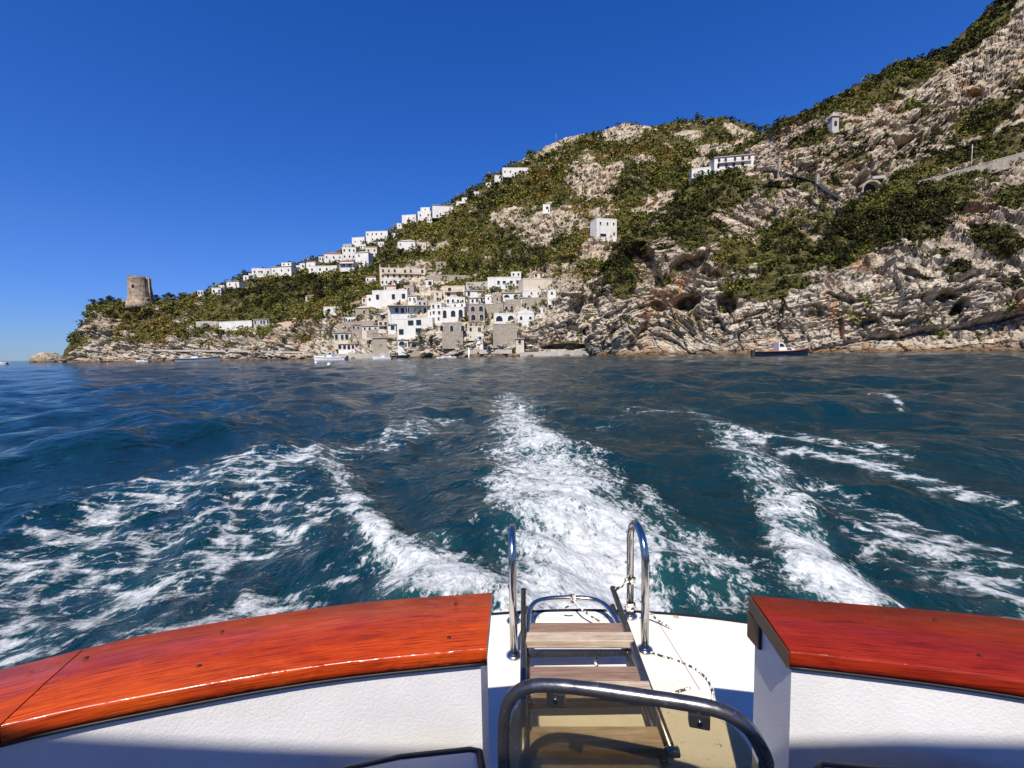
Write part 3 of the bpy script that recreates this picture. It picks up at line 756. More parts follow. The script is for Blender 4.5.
    if balcony:
        for f in range(1, floors):
            b = MB(); b.box((-W * .42, -1.2, fh * f - .12), (W * .42, -.003, fh * f + .05)); sl = part(b, 'balcony', wall, root)
            b = MB(); b.box((-W * .42, -1.2, fh * f + .95), (W * .42, -1.14, fh * f + 1.02))
            for i in range(int(W * .84 / .35)): b.box((-W * .42 + .35 * i, -1.19, fh * f + .053), (-W * .42 + .35 * i + .05, -1.15, fh * f + .95))
            b.build('railing', 'dark_canopy', sl)
    if chimney:
        b = MB(); b.box((W * .2, dep * .4, H), (W * .2 + .7, dep * .4 + .7, H + 1.5)); part(b, 'chimney', wall, root)
    return root

TS = 'tiny houses in the skyline chain'; SK = 'houses along the far skyline'; UP = 'houses on the slope above the village'; VL = 'houses of the cliffside village'
# skyline houses, from the tower side upwards
for x, y, w_ in [(198,295,5),(219,289.5,5),(243,280,6),(249,277.5,5),(276,274,6),(294,270,6),(300,268,5),(319,261,5),(336,259,6),(360,249,6),(371,256,6),(378,246,6),(391,237,7),(397,228,5),(421,220,5),(427,222,5),(456,206,6),(462,202,5),(474,196,5),(486,187,5)]:
    house(TB, 'tiny plain white house filling a gap in the chain of houses up the skyline', x, x + w_, y - HR.uniform(3.2, 4.6), y, cols=HR.choice([1, 2]), group=TS)
house(TB, 'tiny white cube house lowest on the skyline, nearest the round tower', 212, 221, 288.5, 294, floors=1, cols=2, group=SK)
house(TB, 'small white house second up the skyline from the tower', 226, 240, 281.5, 288, floors=1, cols=2, group=SK, roof='slab')
house(TB, 'long low white house with three windows on the skyline beside a dark bush', 253, 270, 269, 276, cols=3, group=SK)
house(TB, 'stepped white skyline house with raised right block', 271, 292, 267, 275, cols=3, group=SK, block=(0, .5, 1, 1.5, .6, 2), roof='slab')
house(TB, 'narrow white house with a tiled roof at the end of a garden wall', 306, 316, 262, 270, cols=1, roof='tile', group=SK)
house(TB, 'long white single storey house in front of the upper hamlet', 309, 337, 266.5, 273, cols=4, group=UP, door=True)
house(TB, 'white house with shallow tiled roof at left of the upper hamlet', 325, 342, 254, 261.5, cols=3, roof='tile', group=UP)
house(TB, 'two storey white house with green shutters in the upper hamlet', 343, 356, 248, 260, floors=2, cols=3, win='green', group=UP)
house(TB, 'low house with red terracotta roof and porch in the upper hamlet', 340, 354, 261.5, 270, cols=2, roof='tile', awning=(2, .75, 'terracotta'), group=UP)
house(TB, 'tall gabled white house with four windows in the upper hamlet', 355, 369, 253, 266, floors=2, cols=2, roof='grey', group=UP, door='green')
house(TB, 'cream house with terrace at the right edge of the upper hamlet', 366, 377, 247, 255, cols=2, wall='cream_plaster', roof='slab', group=UP)
house(TB, 'plain white block house on the skyline over the upper hamlet', 352, 365, 238, 246, cols=2, group=SK, floors=1)
house(TB, 'large white skyline house with long upper storey and many windows', 366, 388, 232, 242, floors=2, cols=5, group=SK, wh=1.2, chimney=True)
house(TB, 'small grey plaster house tucked among the upper hamlet', 343, 352, 244.5, 249.5, cols=2, wall='grey_plaster', group=UP)
house(TB, 'lowest white house of the high skyline row, with flat roof', 402, 416, 215.5, 222.5, cols=3, group=SK)
house(TB, 'middle white house of the high skyline row, with set back top', 418, 431, 212, 219.5, cols=2, block=(-.3, .4, 1, 1.6, 1.5, 1), group=SK)
house(TB, 'biggest white house of the high skyline row, two storeys', 433, 453, 206, 217, floors=2, cols=4, group=SK, roof='slab')
house(TB, 'lone house with grey hipped roof in the trees under the skyline row', 398, 415, 241.5, 248.5, cols=3, roof='grey', group=UP)
house(TB, 'small cream hut right of the grey roofed lone house', 417, 426, 243, 248, cols=1, wall='cream_plaster', group=UP)
house(TB, 'white house with broken parapet just below the steep upper ridge', 503, 528, 168.5, 176, floors=1, cols=5, group=SK, wall='whitewash')
house(TB, 'tiny white cabin left of the ridge house high on the hill', 495, 503, 176, 181, cols=1, group=SK)
house(TB, 'tiny white ruin with one dark opening beside the upper crag', 543, 550, 205, 212, cols=1, group=UP, ww=1.6)
house(TB, 'small white house with two dark windows alone among trees above the beach', 324, 342, 307.5, 313.5, cols=2, group=UP, roof='parapet', ww=1.3)
# village, left cluster
house(TB, 'wide cream hotel wing with pillared roof terrace above the cliff', 381, 425, 269, 279, cat='hotel', name='hotel', wall='cream_plaster', floors=2, cols=8, pergola=(6, 2.6), balcony=True, group=VL)
house(TB, 'white annex with small windows below the pillared hotel', 381, 402, 279.5, 285, cols=5, group=VL)
house(TB, 'white villa with two big green shuttered windows and side annex', 372, 408, 291, 304, floors=1, cols=4, win='green', wh=2.2, ww=1.4, group=VL, block=(-.68, -.5, 0, .75, .5, 1), chimney=True)
house(TB, 'dark glazed restaurant terrace under a white flat roof', 389, 427, 306, 316, cat='restaurant', name='restaurant', floors=1, cols=7, ww=2.4, wh=2.4, roof='slab', awning=(2.6, .98, 'dark_canopy'), group=VL, push=1)
house(TB, 'grey white block with two large slanting dark openings over the sea', 396, 434, 319, 336, wall='whitewash', floors=2, cols=4, ww=2.2, wh=2.4, group=VL, winrows=[(1, 0, 1, 1), (0, 1, 1, 0)], push=1)
house(TB, 'gabled stone cottage at the left foot of the white villa', 355, 374, 308, 317, wall='stone_masonry', cols=3, roof='grey', group=VL)
house(TB, 'tall narrow white house between the two village clusters', 431, 442, 304, 322, floors=3, cols=2, group=VL)
house(TB, 'two level beach pavilion with open blue grey bays and flat roof', 335, 360, 333, 342, cat='pavilion', name='pavilion', floors=1, cols=5, ww=1.9, wh=2.6, roof='slab', wall='cream_plaster', group=VL)
house(TB, 'long white bathing hut with a row of windows at sea level', 337, 365, 344, 350.5, cat='hut', name='bathing_hut', cols=6, ww=1.5, wh=1.7, roof='slab', group=VL)
house(TB, 'dark timber pergola terrace over the quay wall', 372, 398, 338, 347, cat='terrace', name='terrace_bar', wall='stone_masonry', cols=0, roof='slab', pergola=(5, 2.2), group=VL)
# village, right cluster
house(TB, 'cream house with two red shuttered windows at top of the right cluster', 443, 465, 287, 297, wall='cream_plaster', floors=2, cols=2, win='red', ww=1.5, group=VL, balcony=True)
house(TB, 'white middle house with four small windows under the red shuttered one', 446, 465, 298, 305, cols=4, group=VL)
house(TB, 'white house with two big arched windows above an arcaded wall', 441, 465, 308, 321, floors=1, cols=3, win='arch', ww=2.0, wh=3.2, group=VL, block=(-.1, .5, 1, 1.35, 2, 2))
house(TB, 'white house with square roof turret at top of the terraces', 488, 521, 278, 288, floors=1, cols=5, ww=1.3, group=VL, block=(.2, .5, 1, 1.6, .8, 2), door=True)
house(TB, 'long cream retaining building at the right end of the terraces', 523, 556, 279.5, 288, wall='cream_plaster', cols=0, group=VL)
house(TB, 'low white building with four tiny dark windows and hedge', 523, 547, 291, 296.5, cols=4, ww=.7, wh=.9, group=VL)
house(TB, 'white terrace house with dark garage opening', 503, 521, 293, 300, cols=2, ww=2.6, group=VL, roof='slab')
house(TB, 'white flat terrace house left of the little dome', 466, 487, 291, 297, cols=3, group=VL, roof='slab')
house(TB, 'stone house with two arched openings below the flat terrace', 469, 485, 305, 322, wall='stone_masonry', floors=2, cols=2, win='arch', ww=1.7, wh=2.6, group=VL)
house(TB, 'white two bay villa with large arched window on a stone base', 494, 516, 314, 324, floors=1, cols=2, win='arch', ww=2.8, wh=3.3, group=VL, roof='parapet')
house(TB, 'white gabled house right of the two bay villa', 518, 534, 314, 323, cols=2, ww=1.1, group=VL, roof='vault')
# on the hillside at right of the village and on the near cliff
r = house(TB, 'tall white cube house alone on the crag between village and cliff', 596, 617.5, 220, 239, floors=2, cols=3, group=None, yaw=14, push=.6, found=1.5, wh=1.6, ww=1.0, door=False, winrows=[(0, 0, 1), (1, 1, 1)])
put_window(r, -2.6, 0, 2.4, 4.4, 1.8, 'plain')
house(TA, 'long white villa with many windows high on the near cliff', 716, 752, 157, 168.5, floors=2, cols=5, group='white villas on the near cliff', yaw=-10, push=.6, found=2, roof='slab', balcony=True)
house(TA, 'lower stepped white wing left of the long clifftop villa', 693, 717, 168.5, 175.5, floors=1, cols=4, group='white villas on the near cliff', yaw=-14, push=.6, found=.8, block=(.1, .45, 1, 1.25, 1.5, 0))

# small things that fill the village
for a in [
 ('little white store with one dark door beside the pillared hotel', 426, 433, 281, 286, dict(cols=1, ww=1.3)),
 ('cream cottage squeezed under the left end of the white villa', 362, 371, 297, 304, dict(cols=2, wall='cream_plaster', roof='tile')),
 ('small white annex stepped over the right of the white villa', 408, 417, 296, 303, dict(cols=2, roof='slab')),
 ('white changing cabin right of the restaurant terrace', 428, 434, 311, 317, dict(cols=1)),
 ('stone shed with slab roof under the restaurant terrace', 378, 389, 314, 320, dict(cols=1, wall='stone_masonry', roof='slab')),
 ('white kiosk beside the slanting openings block', 388, 396, 325, 331, dict(cols=1, roof='slab', ww=1.5)),
 ('cream terrace house above the timber pergola terrace', 362, 378, 326, 332, dict(cols=3, wall='cream_plaster', roof='slab')),
 ('white lean to above the flat terrace house', 468, 478, 284, 289, dict(cols=2, roof='slab')),
 ('narrow stone house between dome and garage house', 493, 501, 297, 306, dict(cols=1, floors=2, wall='stone_masonry')),
 ('small white house under the dome, left of the two bay villa', 486, 493, 304, 310, dict(cols=1)),
 ('low cream hut with pergola at the foot of the stone arches house', 467, 484, 327, 332, dict(cols=2, wall='cream_plaster', pergola=(4, 2.0))),
 ('tiny white hut on the ledge right of the vaulted house', 536, 543, 309, 314, dict(cols=1)),
 ('white bathing cabin over the slipway', 476, 483, 336, 341, dict(cols=1, roof='vault')),
 ('cream hut at the left end of the beach pavilion terraces', 322, 333, 330, 335.5, dict(cols=2, wall='cream_plaster', roof='slab')),
 ('white hut above the low white building at the rock face', 548, 556, 291, 296, dict(cols=1)),
 ('grey stone ruin high in the scrub right of the hotel', 436, 446, 262, 267, dict(cols=1, wall='stone_masonry', roof='none')),
 ('low grey colonnaded house right of the white sea view wall', 253, 270, 319.5, 325.5, dict(cols=5, wall='grey_plaster', ww=1.6, wh=2.2, roof='slab')),
]:
    house(TB, *a[:5], group=VL, **a[5])
for a in [
 ('cream house with tiled roof between hotel annex and white villa', 384, 396, 286, 291, dict(cols=3, wall='cream_plaster', roof='tile')),
 ('stone house with three windows on the rock right of the hotel annex', 404, 414, 286, 293, dict(cols=3, wall='stone_masonry', floors=1)),
 ('grey plaster house at right under the white villa annex', 417, 427, 301, 307, dict(cols=2, wall='grey_plaster')),
 ('low white arcade house in front of the gabled stone cottage', 345, 357, 318, 323, dict(cols=4, win='arch', ww=1.3, wh=1.8)),
 ('cream two storey house left of the kiosk', 378, 388, 322, 330, dict(cols=2, floors=2, wall='cream_plaster', balcony=True)),
 ('small tiled stone house above the bathing hut', 352, 361, 325, 331, dict(cols=2, wall='stone_masonry', roof='tile')),
 ('white boathouse with wide dark opening beside the timber pergola', 398, 408, 340, 347, dict(cols=1, ww=3.4, wh=2.8, win='arch', roof='slab')),
 ('stone boathouse with arch at the water right of the white boathouse', 410, 420, 342, 349, dict(cols=1, ww=2.8, wh=2.8, win='arch', wall='stone_masonry', roof='slab')),
 ('narrow cream house squeezed left of the red shuttered house', 434, 442, 292, 302, dict(cols=1, floors=2, wall='cream_plaster')),
 ('white house with terrace over the stone arches house', 470, 484, 298, 304, dict(cols=3, balcony=False, roof='slab')),
 ('stone house with dark door between garage house and two bay villa', 504, 515, 305, 312, dict(cols=2, wall='stone_masonry', win='arch', ww=1.5, wh=2.2)),
 ('cream wing right of the garage house', 521, 531, 298, 304, dict(cols=2, wall='cream_plaster', roof='slab')),
 ('grey stone arcade under the two storey arched house', 446, 462, 326, 333, dict(cols=3, wall='stone_masonry', win='arch', ww=1.8, wh=2.8)),
 ('small cream cabin over the bathing platform', 516, 524, 339, 345, dict(cols=1, wall='cream_plaster', roof='slab')),
 ('small tiled cottage above the long cream retaining building', 534, 544, 273, 278, dict(cols=2, wall='cream_plaster', roof='tile')),
 ('stone cottage under the hedge topped ledge', 526, 536, 306, 311, dict(cols=2, wall='stone_masonry')),
 ('white villa half hidden in trees left of the hotel', 366, 376, 277, 283, dict(cols=2, roof='tile')),
 ('cream villa with tiled roof in the wood above the small white house', 306, 316, 296, 301, dict(cols=2, wall='cream_plaster', roof='tile')),
]:
    house(TB, *a[:5], group=VL, **a[5])
VB = ('green garden bush between the village houses', 'garden bushes in the village')
for x, y in [(376,289),(383,288),(392,289),(412,288),(418,293),(428,300),(399,305),(370,320),(377,322),(350,322),(343,330),(352,329),(434,328),(467,300),(474,302),(491,292),(499,291),(511,290),(514,303),(530,299),(540,299),(488,318),(478,325),(520,327),(530,326),(525,308),(536,305),(461,285),(480,287),(408,318),(466,316),(445,340),(420,340),(506,309)]:
    tree(TB, x, y, HR.uniform(1.3, 2.4), HR.choice([1, 2, 3, 3, 4]), VB[0], VB[1], 'bush', 'bush')
# parasols on the terraces
def parasol(T, x, y, label, mat, r=1.5):
    p = lookup(T, x, y); p[1] -= 1.0
    e = thing('parasol', p, label, 'parasol', 'parasols on the village terraces')
    b = MB(); b.tube([(0, 0, -1), (0, 0, 2.3)], .05, 6); b.build('pole', 'concrete', e)
    b = MB(); b.lathe([(r, 2.05), (r * .5, 2.4), (.05, 2.65)], n=8, smooth=False); b.build('canopy', mat, e)
for x, y, lb, m in [(383, 319, 'white parasol on the ledge left of the restaurant terrace', 'whitewash'), (345, 331, 'white parasol above the beach pavilion', 'whitewash'), (368, 343, 'cream parasol right of the bathing hut', 'cream_plaster'), (498, 340, 'white parasol on the rocks below the two bay villa', 'whitewash'), (530, 350, 'white parasol on the bathing platform', 'whitewash')]:
    parasol(TB, x, y, lb, m)

# ------------------------------------------------------------------ walls, terraces, tower, road works
def wall_run(T, label, pts, h, name='retaining_wall', cat='wall', mat='stone_masonry', thick=.9, lift=0.0, group=None, cap=None, push=.8, deep=3.0, niches=0):
    """a wall following pixel points on the terrain, top edge h metres above them"""
    W = []
    pts = np.array(pts, float); n = max(3, int(np.abs(np.diff(pts[:, 0])).sum() / 4))
    xs = np.linspace(0, len(pts) - 1, n); 
    q = np.stack([np.interp(xs, range(len(pts)), pts[:, 0]), np.interp(xs, range(len(pts)), pts[:, 1])], -1)
    dd = np.array([lookup(T, *p)[1] for p in q]) - push
    k = np.ones(5) / 5; dd = np.convolve(np.pad(dd, 2, mode='edge'), k, 'valid')
    W = pix(q[:, 0], q[:, 1], dd)
    o = W[len(W) // 2].copy(); root = thing(name, o, label, cat, group)
    def strip(nm, z0, z1, t0, t1, m):
        b = MB(); vs = []
        for p in W:
            u = (p - CAM)[:2]; u = u / np.linalg.norm(u)
            a = np.array([p[0] - u[0] * t0, p[1] - u[1] * t0]); c = np.array([p[0] + u[0] * t1, p[1] + u[1] * t1])
            vs += [(*a, p[2] + z0), (*a, p[2] + z1), (*c, p[2] + z1), (*c, p[2] + z0)]
        fs = [(4 * i + k, 4 * i + 4 + k, 4 * i + 4 + (k + 1) % 4, 4 * i + (k + 1) % 4) for i in range(len(W) - 1) for k in range(4)]
        e = 4 * (len(W) - 1); fs += [(0, 1, 2, 3), (e + 3, e + 2, e + 1, e)]
        b.add(vs, fs); return b.build(nm, m, root, origin=o)
    strip('wall', -deep, h, 0, thick, mat)
    for i in range(niches):
        q_ = W[int((i + .5) / niches * len(W))]; put_window(root, q_[0] - o[0], q_[1] - o[1] - .06, q_[2] - o[2] + h - 2.6, 1.6, 2.6, 'arch')
    if cap: strip('coping', h + .003, h + .25, .12, thick + .12, cap)
    return root
wall_run(TB, 'long stone terrace wall under the trees at top of the village', [(428,279.5),(448,279),(470,280)], 2.2, cap='concrete', group='terrace walls of the village')
wall_run(TB, 'beige terrace wall between turret house and flat terrace house', [(466,289),(478,288.5),(488,288)], 3.2, mat='concrete', group='terrace walls of the village', cap='whitewash')
wall_run(TB, 'stone wall with coping under the little dome', [(484,313),(494,312),(503,310)], 3.8, group='terrace walls of the village', cap='concrete')
wall_run(TB, 'high arcaded stone wall carrying the arched white house', [(442,338),(452,338),(463,338)], 7.2, group='terrace walls of the village', push=1.5, deep=5, cap='whitewash', niches=3)
wall_run(TB, 'stone base wall under the white two bay villa', [(493,337),(505,337),(517,337)], 5.8, group='terrace walls of the village', push=1.5, deep=5, cap='concrete')
wall_run(TB, 'peach garden wall left of the village along the slope', [(272,325.5),(300,322)], 1.2, mat='pink_plaster', group='garden walls')
wall_run(TB, 'bright white sea view wall on the wooded slope below the hamlet', [(219,328),(236,327),(252,326.5)], 3.8, mat='whitewash', cap='whitewash', group='garden walls', push=3)
wall_run(TB, 'low beige wall leading from the white sea wall towards the tower', [(196,324),(208,323.5),(218,324)], 1.7, mat='concrete', group='garden walls', push=3)
wall_run(TB, 'pale quay wall at the water below the beach pavilion', [(318,356),(340,355.5),(364,355.5),(390,355)], 1.0, name='quay', cat='quay', mat='concrete', thick=5, push=3, deep=6)
wall_run(TB, 'pale concrete bathing platform under the overhanging rock', [(520,354.5),(550,353.5),(590,353)], 1.0, name='bathing_platform', cat='platform', mat='concrete', thick=7, push=3, deep=6)
wall_run(TB, 'sloping pale slipway rocks faced with concrete below the two bay villa', [(466,352),(490,351),(512,351)], .7, name='slipway', cat='slipway', mat='concrete', thick=4, push=1.5, deep=1.2)
wall_run(TB, 'long pale walkway wall along the foot of the tower headland', [(150,350),(200,350.5),(260,351),(300,352)], .3, name='walkway', cat='walkway', mat='concrete', thick=3, push=.8, deep=.8)
wall_run(TB, 'white stepped terrace edge under the red shuttered house', [(444,306.5),(466,306)], .5, mat='whitewash', group='terrace walls of the village', push=3)
wall_run(TB, 'stone terrace ledge above the beach pavilion', [(338,327),(356,325),(374,324)], 1.7, group='terrace walls of the village', push=2, cap='concrete')
wall_run(TB, 'lower stone terrace ledge left of the slanting openings block', [(360,335),(378,332),(394,330)], 1.5, group='terrace walls of the village', push=2, cap='concrete')
wall_run(TB, 'narrow hedge topped ledge below the low white building', [(505,303),(525,302),(548,300)], 1.6, group='terrace walls of the village', push=2.5)
wall_run(TA, 'pale coastal road wall climbing to the right edge above the grove', [(918,186),(945,179),(972,171),(1000,163),(1040,152),(1090,138)], 1.5, name='road_wall', cat='road wall', mat='stone_masonry', thick=4, push=1.2, cap='concrete')
# dome
p = pix(488.5, 300, lookup(TB, 488.5, 300)[1] - 3); s = p[1] / FPX
e = thing('chapel', p, 'little round white chapel with low dome among the terraces', 'chapel')
b = MB(); b.lathe([(3.5 * s, -4), (3.5 * s, 2.6 * s)], n=20); b.build('wall', 'whitewash', e)
b = MB(); b.lathe([(3.7 * s * math.cos(a), 2.6 * s + .003 + 2.6 * s * math.sin(a)) for a in np.linspace(0, PI / 2 - .05, 8)], n=20); b.build('dome', 'whitewash', e)
put_window(e, 0, -3.5 * s - .03, 1.0 * s, .8, .8, 'plain')
# round watch tower on the headland
p = pix(141, 302.5, lookup(TB, 141, 301.5)[1] - 3); s = p[1] / FPX
s *= .95
e = thing('watchtower', p, 'old round stone watchtower with crumbling top on the headland', 'tower')
b = MB(); n = 40; prof = [(11.9, -5), (11.6, 0), (11.2, 3), (10.6, 5), (10.2, 10), (9.8, 15), (9.5, 20), (9.6, 23.2)]
vs = []; rn = np.random.default_rng(3)
for r_, z in prof:
    for k in range(n):
        a = 2 * PI * k / n; q = r_ * (1 + .012 * rn.normal()) * s
        vs.append((q * math.cos(a), q * math.sin(a), z * s * 1.0))
fs = [(i * n + k, i * n + (k + 1) % n, (i + 1) * n + (k + 1) % n, (i + 1) * n + k) for i in range(len(prof) - 1) for k in range(n)]
b.add(vs, fs + [tuple((len(prof) - 1) * n + k for k in range(n))], 0, False); b.build('wall', 'tower_stone', e)
b = MB()
for k in range(n):   # broken parapet: merlons of uneven height round the rim
    a0, a1 = 2 * PI * k / n, 2 * PI * (k + 1.02) / n; h = (1.6 + 1.4 * rn.random()) * (0 if rn.random() < .25 else 1) + .25
    if 270 < math.degrees(a0) < 318: h = 2.9
    ro, ri = 9.8 * s, 8.3 * s
    poly = [(ro * math.cos(a0), ro * math.sin(a0)), (ro * math.cos(a1), ro * math.sin(a1)), (ri * math.cos(a1), ri * math.sin(a1)), (ri * math.cos(a0), ri * math.sin(a0))]
    b.prism(poly, 23.2 * s + .003, (23.2 + h) * s, 'z')
b.build('parapet', 'tower_stone', e)
b = MB(); a = math.radians(2)
for q in (-.10, .12):
    c_ = math.cos(a + q), math.sin(a + q)
    b.tube([(11.7 * s * c_[0], 11.7 * s * c_[1], -1), (10.5 * s * c_[0], 10.5 * s * c_[1], 8 * s), (10.1 * s * c_[0], 10.1 * s * c_[1], 25.6 * s)], [.6, .45, .5], 6)
b.build('shade_rib', 'tower_stone', e)  # ribs added to stand for a strip of shade on this flank
b = MB(); c_ = math.radians(-84); b.box((-.7, -.25, -1), (.7, .25, 1), 0, Matrix.Translation((9.95 * s * math.cos(c_), 9.95 * s * math.sin(c_), 15.5 * s)) @ Matrix.Rotation(c_ + PI / 2, 4, 'Z')); b.build('window', 'dark_glass', e)
b = MB(); b.lathe([(13.4 * s, -5), (12.8 * s, -2), (12.0 * s, 1.0)], n=30); b.build('plinth', 'tower_stone', e)
# tunnel portal, pillar chapel, guarded walkway on the near cliff
p = pix(871, 189, lookup(TA, 871, 189)[1] - 5.0); s = p[1] / FPX
e = thing('tunnel_portal', p, 'pale arched tunnel mouth of the coastal road above the grove', 'tunnel', rz=math.radians(-12))
b = MB(); n = 12; ro, ri = 8.6 * s, 6.9 * s
for i in range(n):
    a0, a1 = PI * i / n, PI * (i + 1) / n
    b.prism([(ro * math.cos(a0), ro * math.sin(a0)), (ro * math.cos(a1), ro * math.sin(a1)), (ri * math.cos(a1), ri * math.sin(a1)), (ri * math.cos(a0), ri * math.sin(a0))], -.6, 4, 'y')
b.box((-ro, -.6, -3), (-ri, 4, -.003)); b.box((ri, -.6, -3), (ro, 4, -.003)); b.build('arch', 'stone_masonry', e)
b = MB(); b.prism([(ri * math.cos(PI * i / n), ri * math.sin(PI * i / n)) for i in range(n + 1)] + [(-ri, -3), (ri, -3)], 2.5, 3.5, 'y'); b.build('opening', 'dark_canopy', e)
b = MB(); b.box((0, -.9, ro + .05), (ro * 1.25, 4, ro + 1.2)); b.box((ro + .05, -.7, -2), (ro * 1.6, 4, ro * .6)); b.build('parapet', 'concrete', e)
p = pix(833, 130, lookup(TA, 833, 129)[1] - 2); s = p[1] / FPX
e = thing('shrine', p, 'pale stone shrine pillar with pointed cap on the near cliff', 'shrine')
b = MB(); b.box((-3.2 * s, -3.2 * s, -4), (3.2 * s, 3.2 * s, 11 * s)); b.build('shaft', 'grey_plaster', e)
b = MB(); b.add([(-4.2*s, -4.2*s, 11*s+.003), (4.2*s, -4.2*s, 11*s+.003), (4.2*s, 4.2*s, 11*s+.003), (-4.2*s, 4.2*s, 11*s+.003), (0, 0, 17 * s)], [(3, 2, 1, 0), (0, 1, 4), (1, 2, 4), (2, 3, 4), (3, 0, 4)]); b.build('cap', 'stone_masonry', e)
b = MB(); b.prism([(-1.3*s, 2*s), (1.3*s, 2*s), (1.3*s, 6*s), (0, 7.4*s), (-1.3*s, 6*s)], -3.2 * s - .05, -3.2 * s + .2, 'y'); b.build('niche', 'dark_glass', e)
# dark walkway with posts down the cliff
pts = [(764, 167), (778, 171), (800, 177), (816, 182), (826, 190), (838, 197)]
W = np.array([pix(x, y, lookup(TA, x, y)[1] - 2.2) for x, y in pts])
e = thing('cliff_walkway', W[2], 'dark railed walkway with stone posts slanting down the near cliff', 'walkway')
o = W[2]
b = MB()
for i in range(len(W) - 1):
    a, c_ = Vector(W[i]), Vector(W[i + 1]); dv = (c_ - a); pr = Vector((-dv.y, dv.x, 0)).normalized() * .9
    vs = []
    for zz_ in (-.35, .0):
        vs += [a - pr + Vector((0, 0, zz_)), c_ - pr + Vector((0, 0, zz_)), c_ + pr * 2 + Vector((0, 0, zz_)), a + pr * 2 + Vector((0, 0, zz_))]
    b.add(vs, [(0, 1, 2, 3), (4, 5, 6, 7), (0, 1, 5, 4), (1, 2, 6, 5), (2, 3, 7, 6), (3, 0, 4, 7)])
b.build('deck', 'dark_canopy', e, origin=o)
b = MB(); b.tube([tuple(Vector(q) + Vector((0, -.8, 1.1))) for q in W], .09, 6); b.tube([tuple(Vector(q) + Vector((0, -.8, .6))) for q in W], .07, 6); b.build('railing', 'brown_wood', e, origin=o)
for i in (1, 3):
    b = MB(); q = W[i]; b.box((q[0] - .6, q[1] - 1.4, q[2] - 5), (q[0] + .6, q[1] - .3, q[2] + (5.5 if i == 1 else 3))); b.build('post', 'stone_masonry', e, origin=o)
# long thin pole on the ridge and a mast in the village
for (x, y, h, T, lb) in [(555.5, 139, 9, TB, 'thin grey mast standing on the far ridge'), (971, 168, 9, TA, 'thin pole beside the coastal road wall')]:
    p = lookup(T, x, y); e = thing('pole', p, lb, 'pole')
    b = MB(); b.tube([(0, 0, -2), (0, 0, h)], [.16, .1], 8); b.build('shaft', 'concrete', e)
    b = MB(); b.box((-.6, -.06, h * .88), (.6, .06, h * .9)); b.build('crossarm', 'concrete', e)

for x, y in [(915,184),(928,186),(940,184),(952,179),(962,180),(974,176),(985,172),(996,171),(1006,166),(1016,164),(858,190),(862,194),(872,196),(882,194),(886,186)]:
    tree(TA, x, y + 2, HR.uniform(1.2, 2.2), HR.choice([0, 1, 2, 3]), 'green bush growing against the coastal road wall or tunnel mouth', 'bushes along the coastal road', 'bush', 'bush')
# rock islet off the point
ys_, xs_ = np.linspace(0, PI, 40), np.linspace(0, 2 * PI, 90, endpoint=False)
base = pixz(50, 361.6, 0.0); d_is = 420.0
c0 = pix(50, 361.2, d_is); c0[2] = 0
TH, PH = np.meshgrid(xs_, ys_)
S = np.stack([np.sin(PH) * np.cos(TH), np.sin(PH) * np.sin(TH), np.cos(PH)], -1)
rad = np.stack([np.full_like(TH, 14.5), np.full_like(TH, 10), np.full_like(TH, 9.0)], -1)
PI_ = S * rad
PI_ *= (1 + .22 * fbm(PI_ / 7 + 5, 4, 8) + .12 * ridged(PI_ / 3, 3, 9))[..., None]
f1, f2, cid = worley(PI_ / 3.2, 4)
PI_ *= (1 + .12 * (cid - .5))[..., None]
PI_[..., 2] *= 1 - .25 * sstep(-3, 12, PI_[..., 0])
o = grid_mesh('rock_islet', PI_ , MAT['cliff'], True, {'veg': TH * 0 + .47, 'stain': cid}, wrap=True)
o.location = tuple(c0); tag(o, 'small brown rock islet off the tip of the headland', 'rock', kind='structure')
# boulders at the foot of the cliffs
def boulder_mesh(seed, m='cliff'):
    bm = bmesh.new(); bmesh.ops.create_icosphere(bm, subdivisions=3, radius=1)
    V = np.array([v.co[:] for v in bm.verts]); k = 1 + .28 * fbm(V * 1.3 + seed * 9, 3, seed) + .18 * (worley(V * 1.6 + seed, seed)[2] - .5)
    for v, q in zip(bm.verts, k): v.co *= q; v.co.z *= .75
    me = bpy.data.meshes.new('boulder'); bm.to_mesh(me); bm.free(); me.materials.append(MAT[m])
    for q in me.polygons: q.use_smooth = False
    return me
BM_ = [boulder_mesh(i) for i in range(5)]
rb = random.Random(4)
for T, xr, n, lb in [(TA, (602, 1020), 26, 'pale wet boulder at the waterline of the near cliff'), (TB, (84, 590), 34, 'brown wet boulder at the waterline below the village and headland')]:
    for i in range(n):
        x = rb.uniform(*xr); y = float(shore_y(x, np.interp(x, [c[0] for c in (A_COLS if T is TA else B_COLS)], [c[1] for c in (A_COLS if T is TA else B_COLS)])))
        p = lookup(T, x, y - 1); r = rb.uniform(.6, 1.7) * (1.0 if T is TA else 1.2)
        o = bpy.data.objects.new('boulder', rb.choice(BM_)); C.objects.link(o)
        o.location = (p[0], p[1] - rb.uniform(.3, 2.2), rb.uniform(-.3, .3)); o.scale = (r * rb.uniform(.8, 1.6), r, r * rb.uniform(.7, 1.1)); o.rotation_euler = (0, 0, rb.uniform(0, 6))
        tag(o, lb, 'boulder', 'boulders under the near cliff' if T is TA else 'boulders along the far shore')
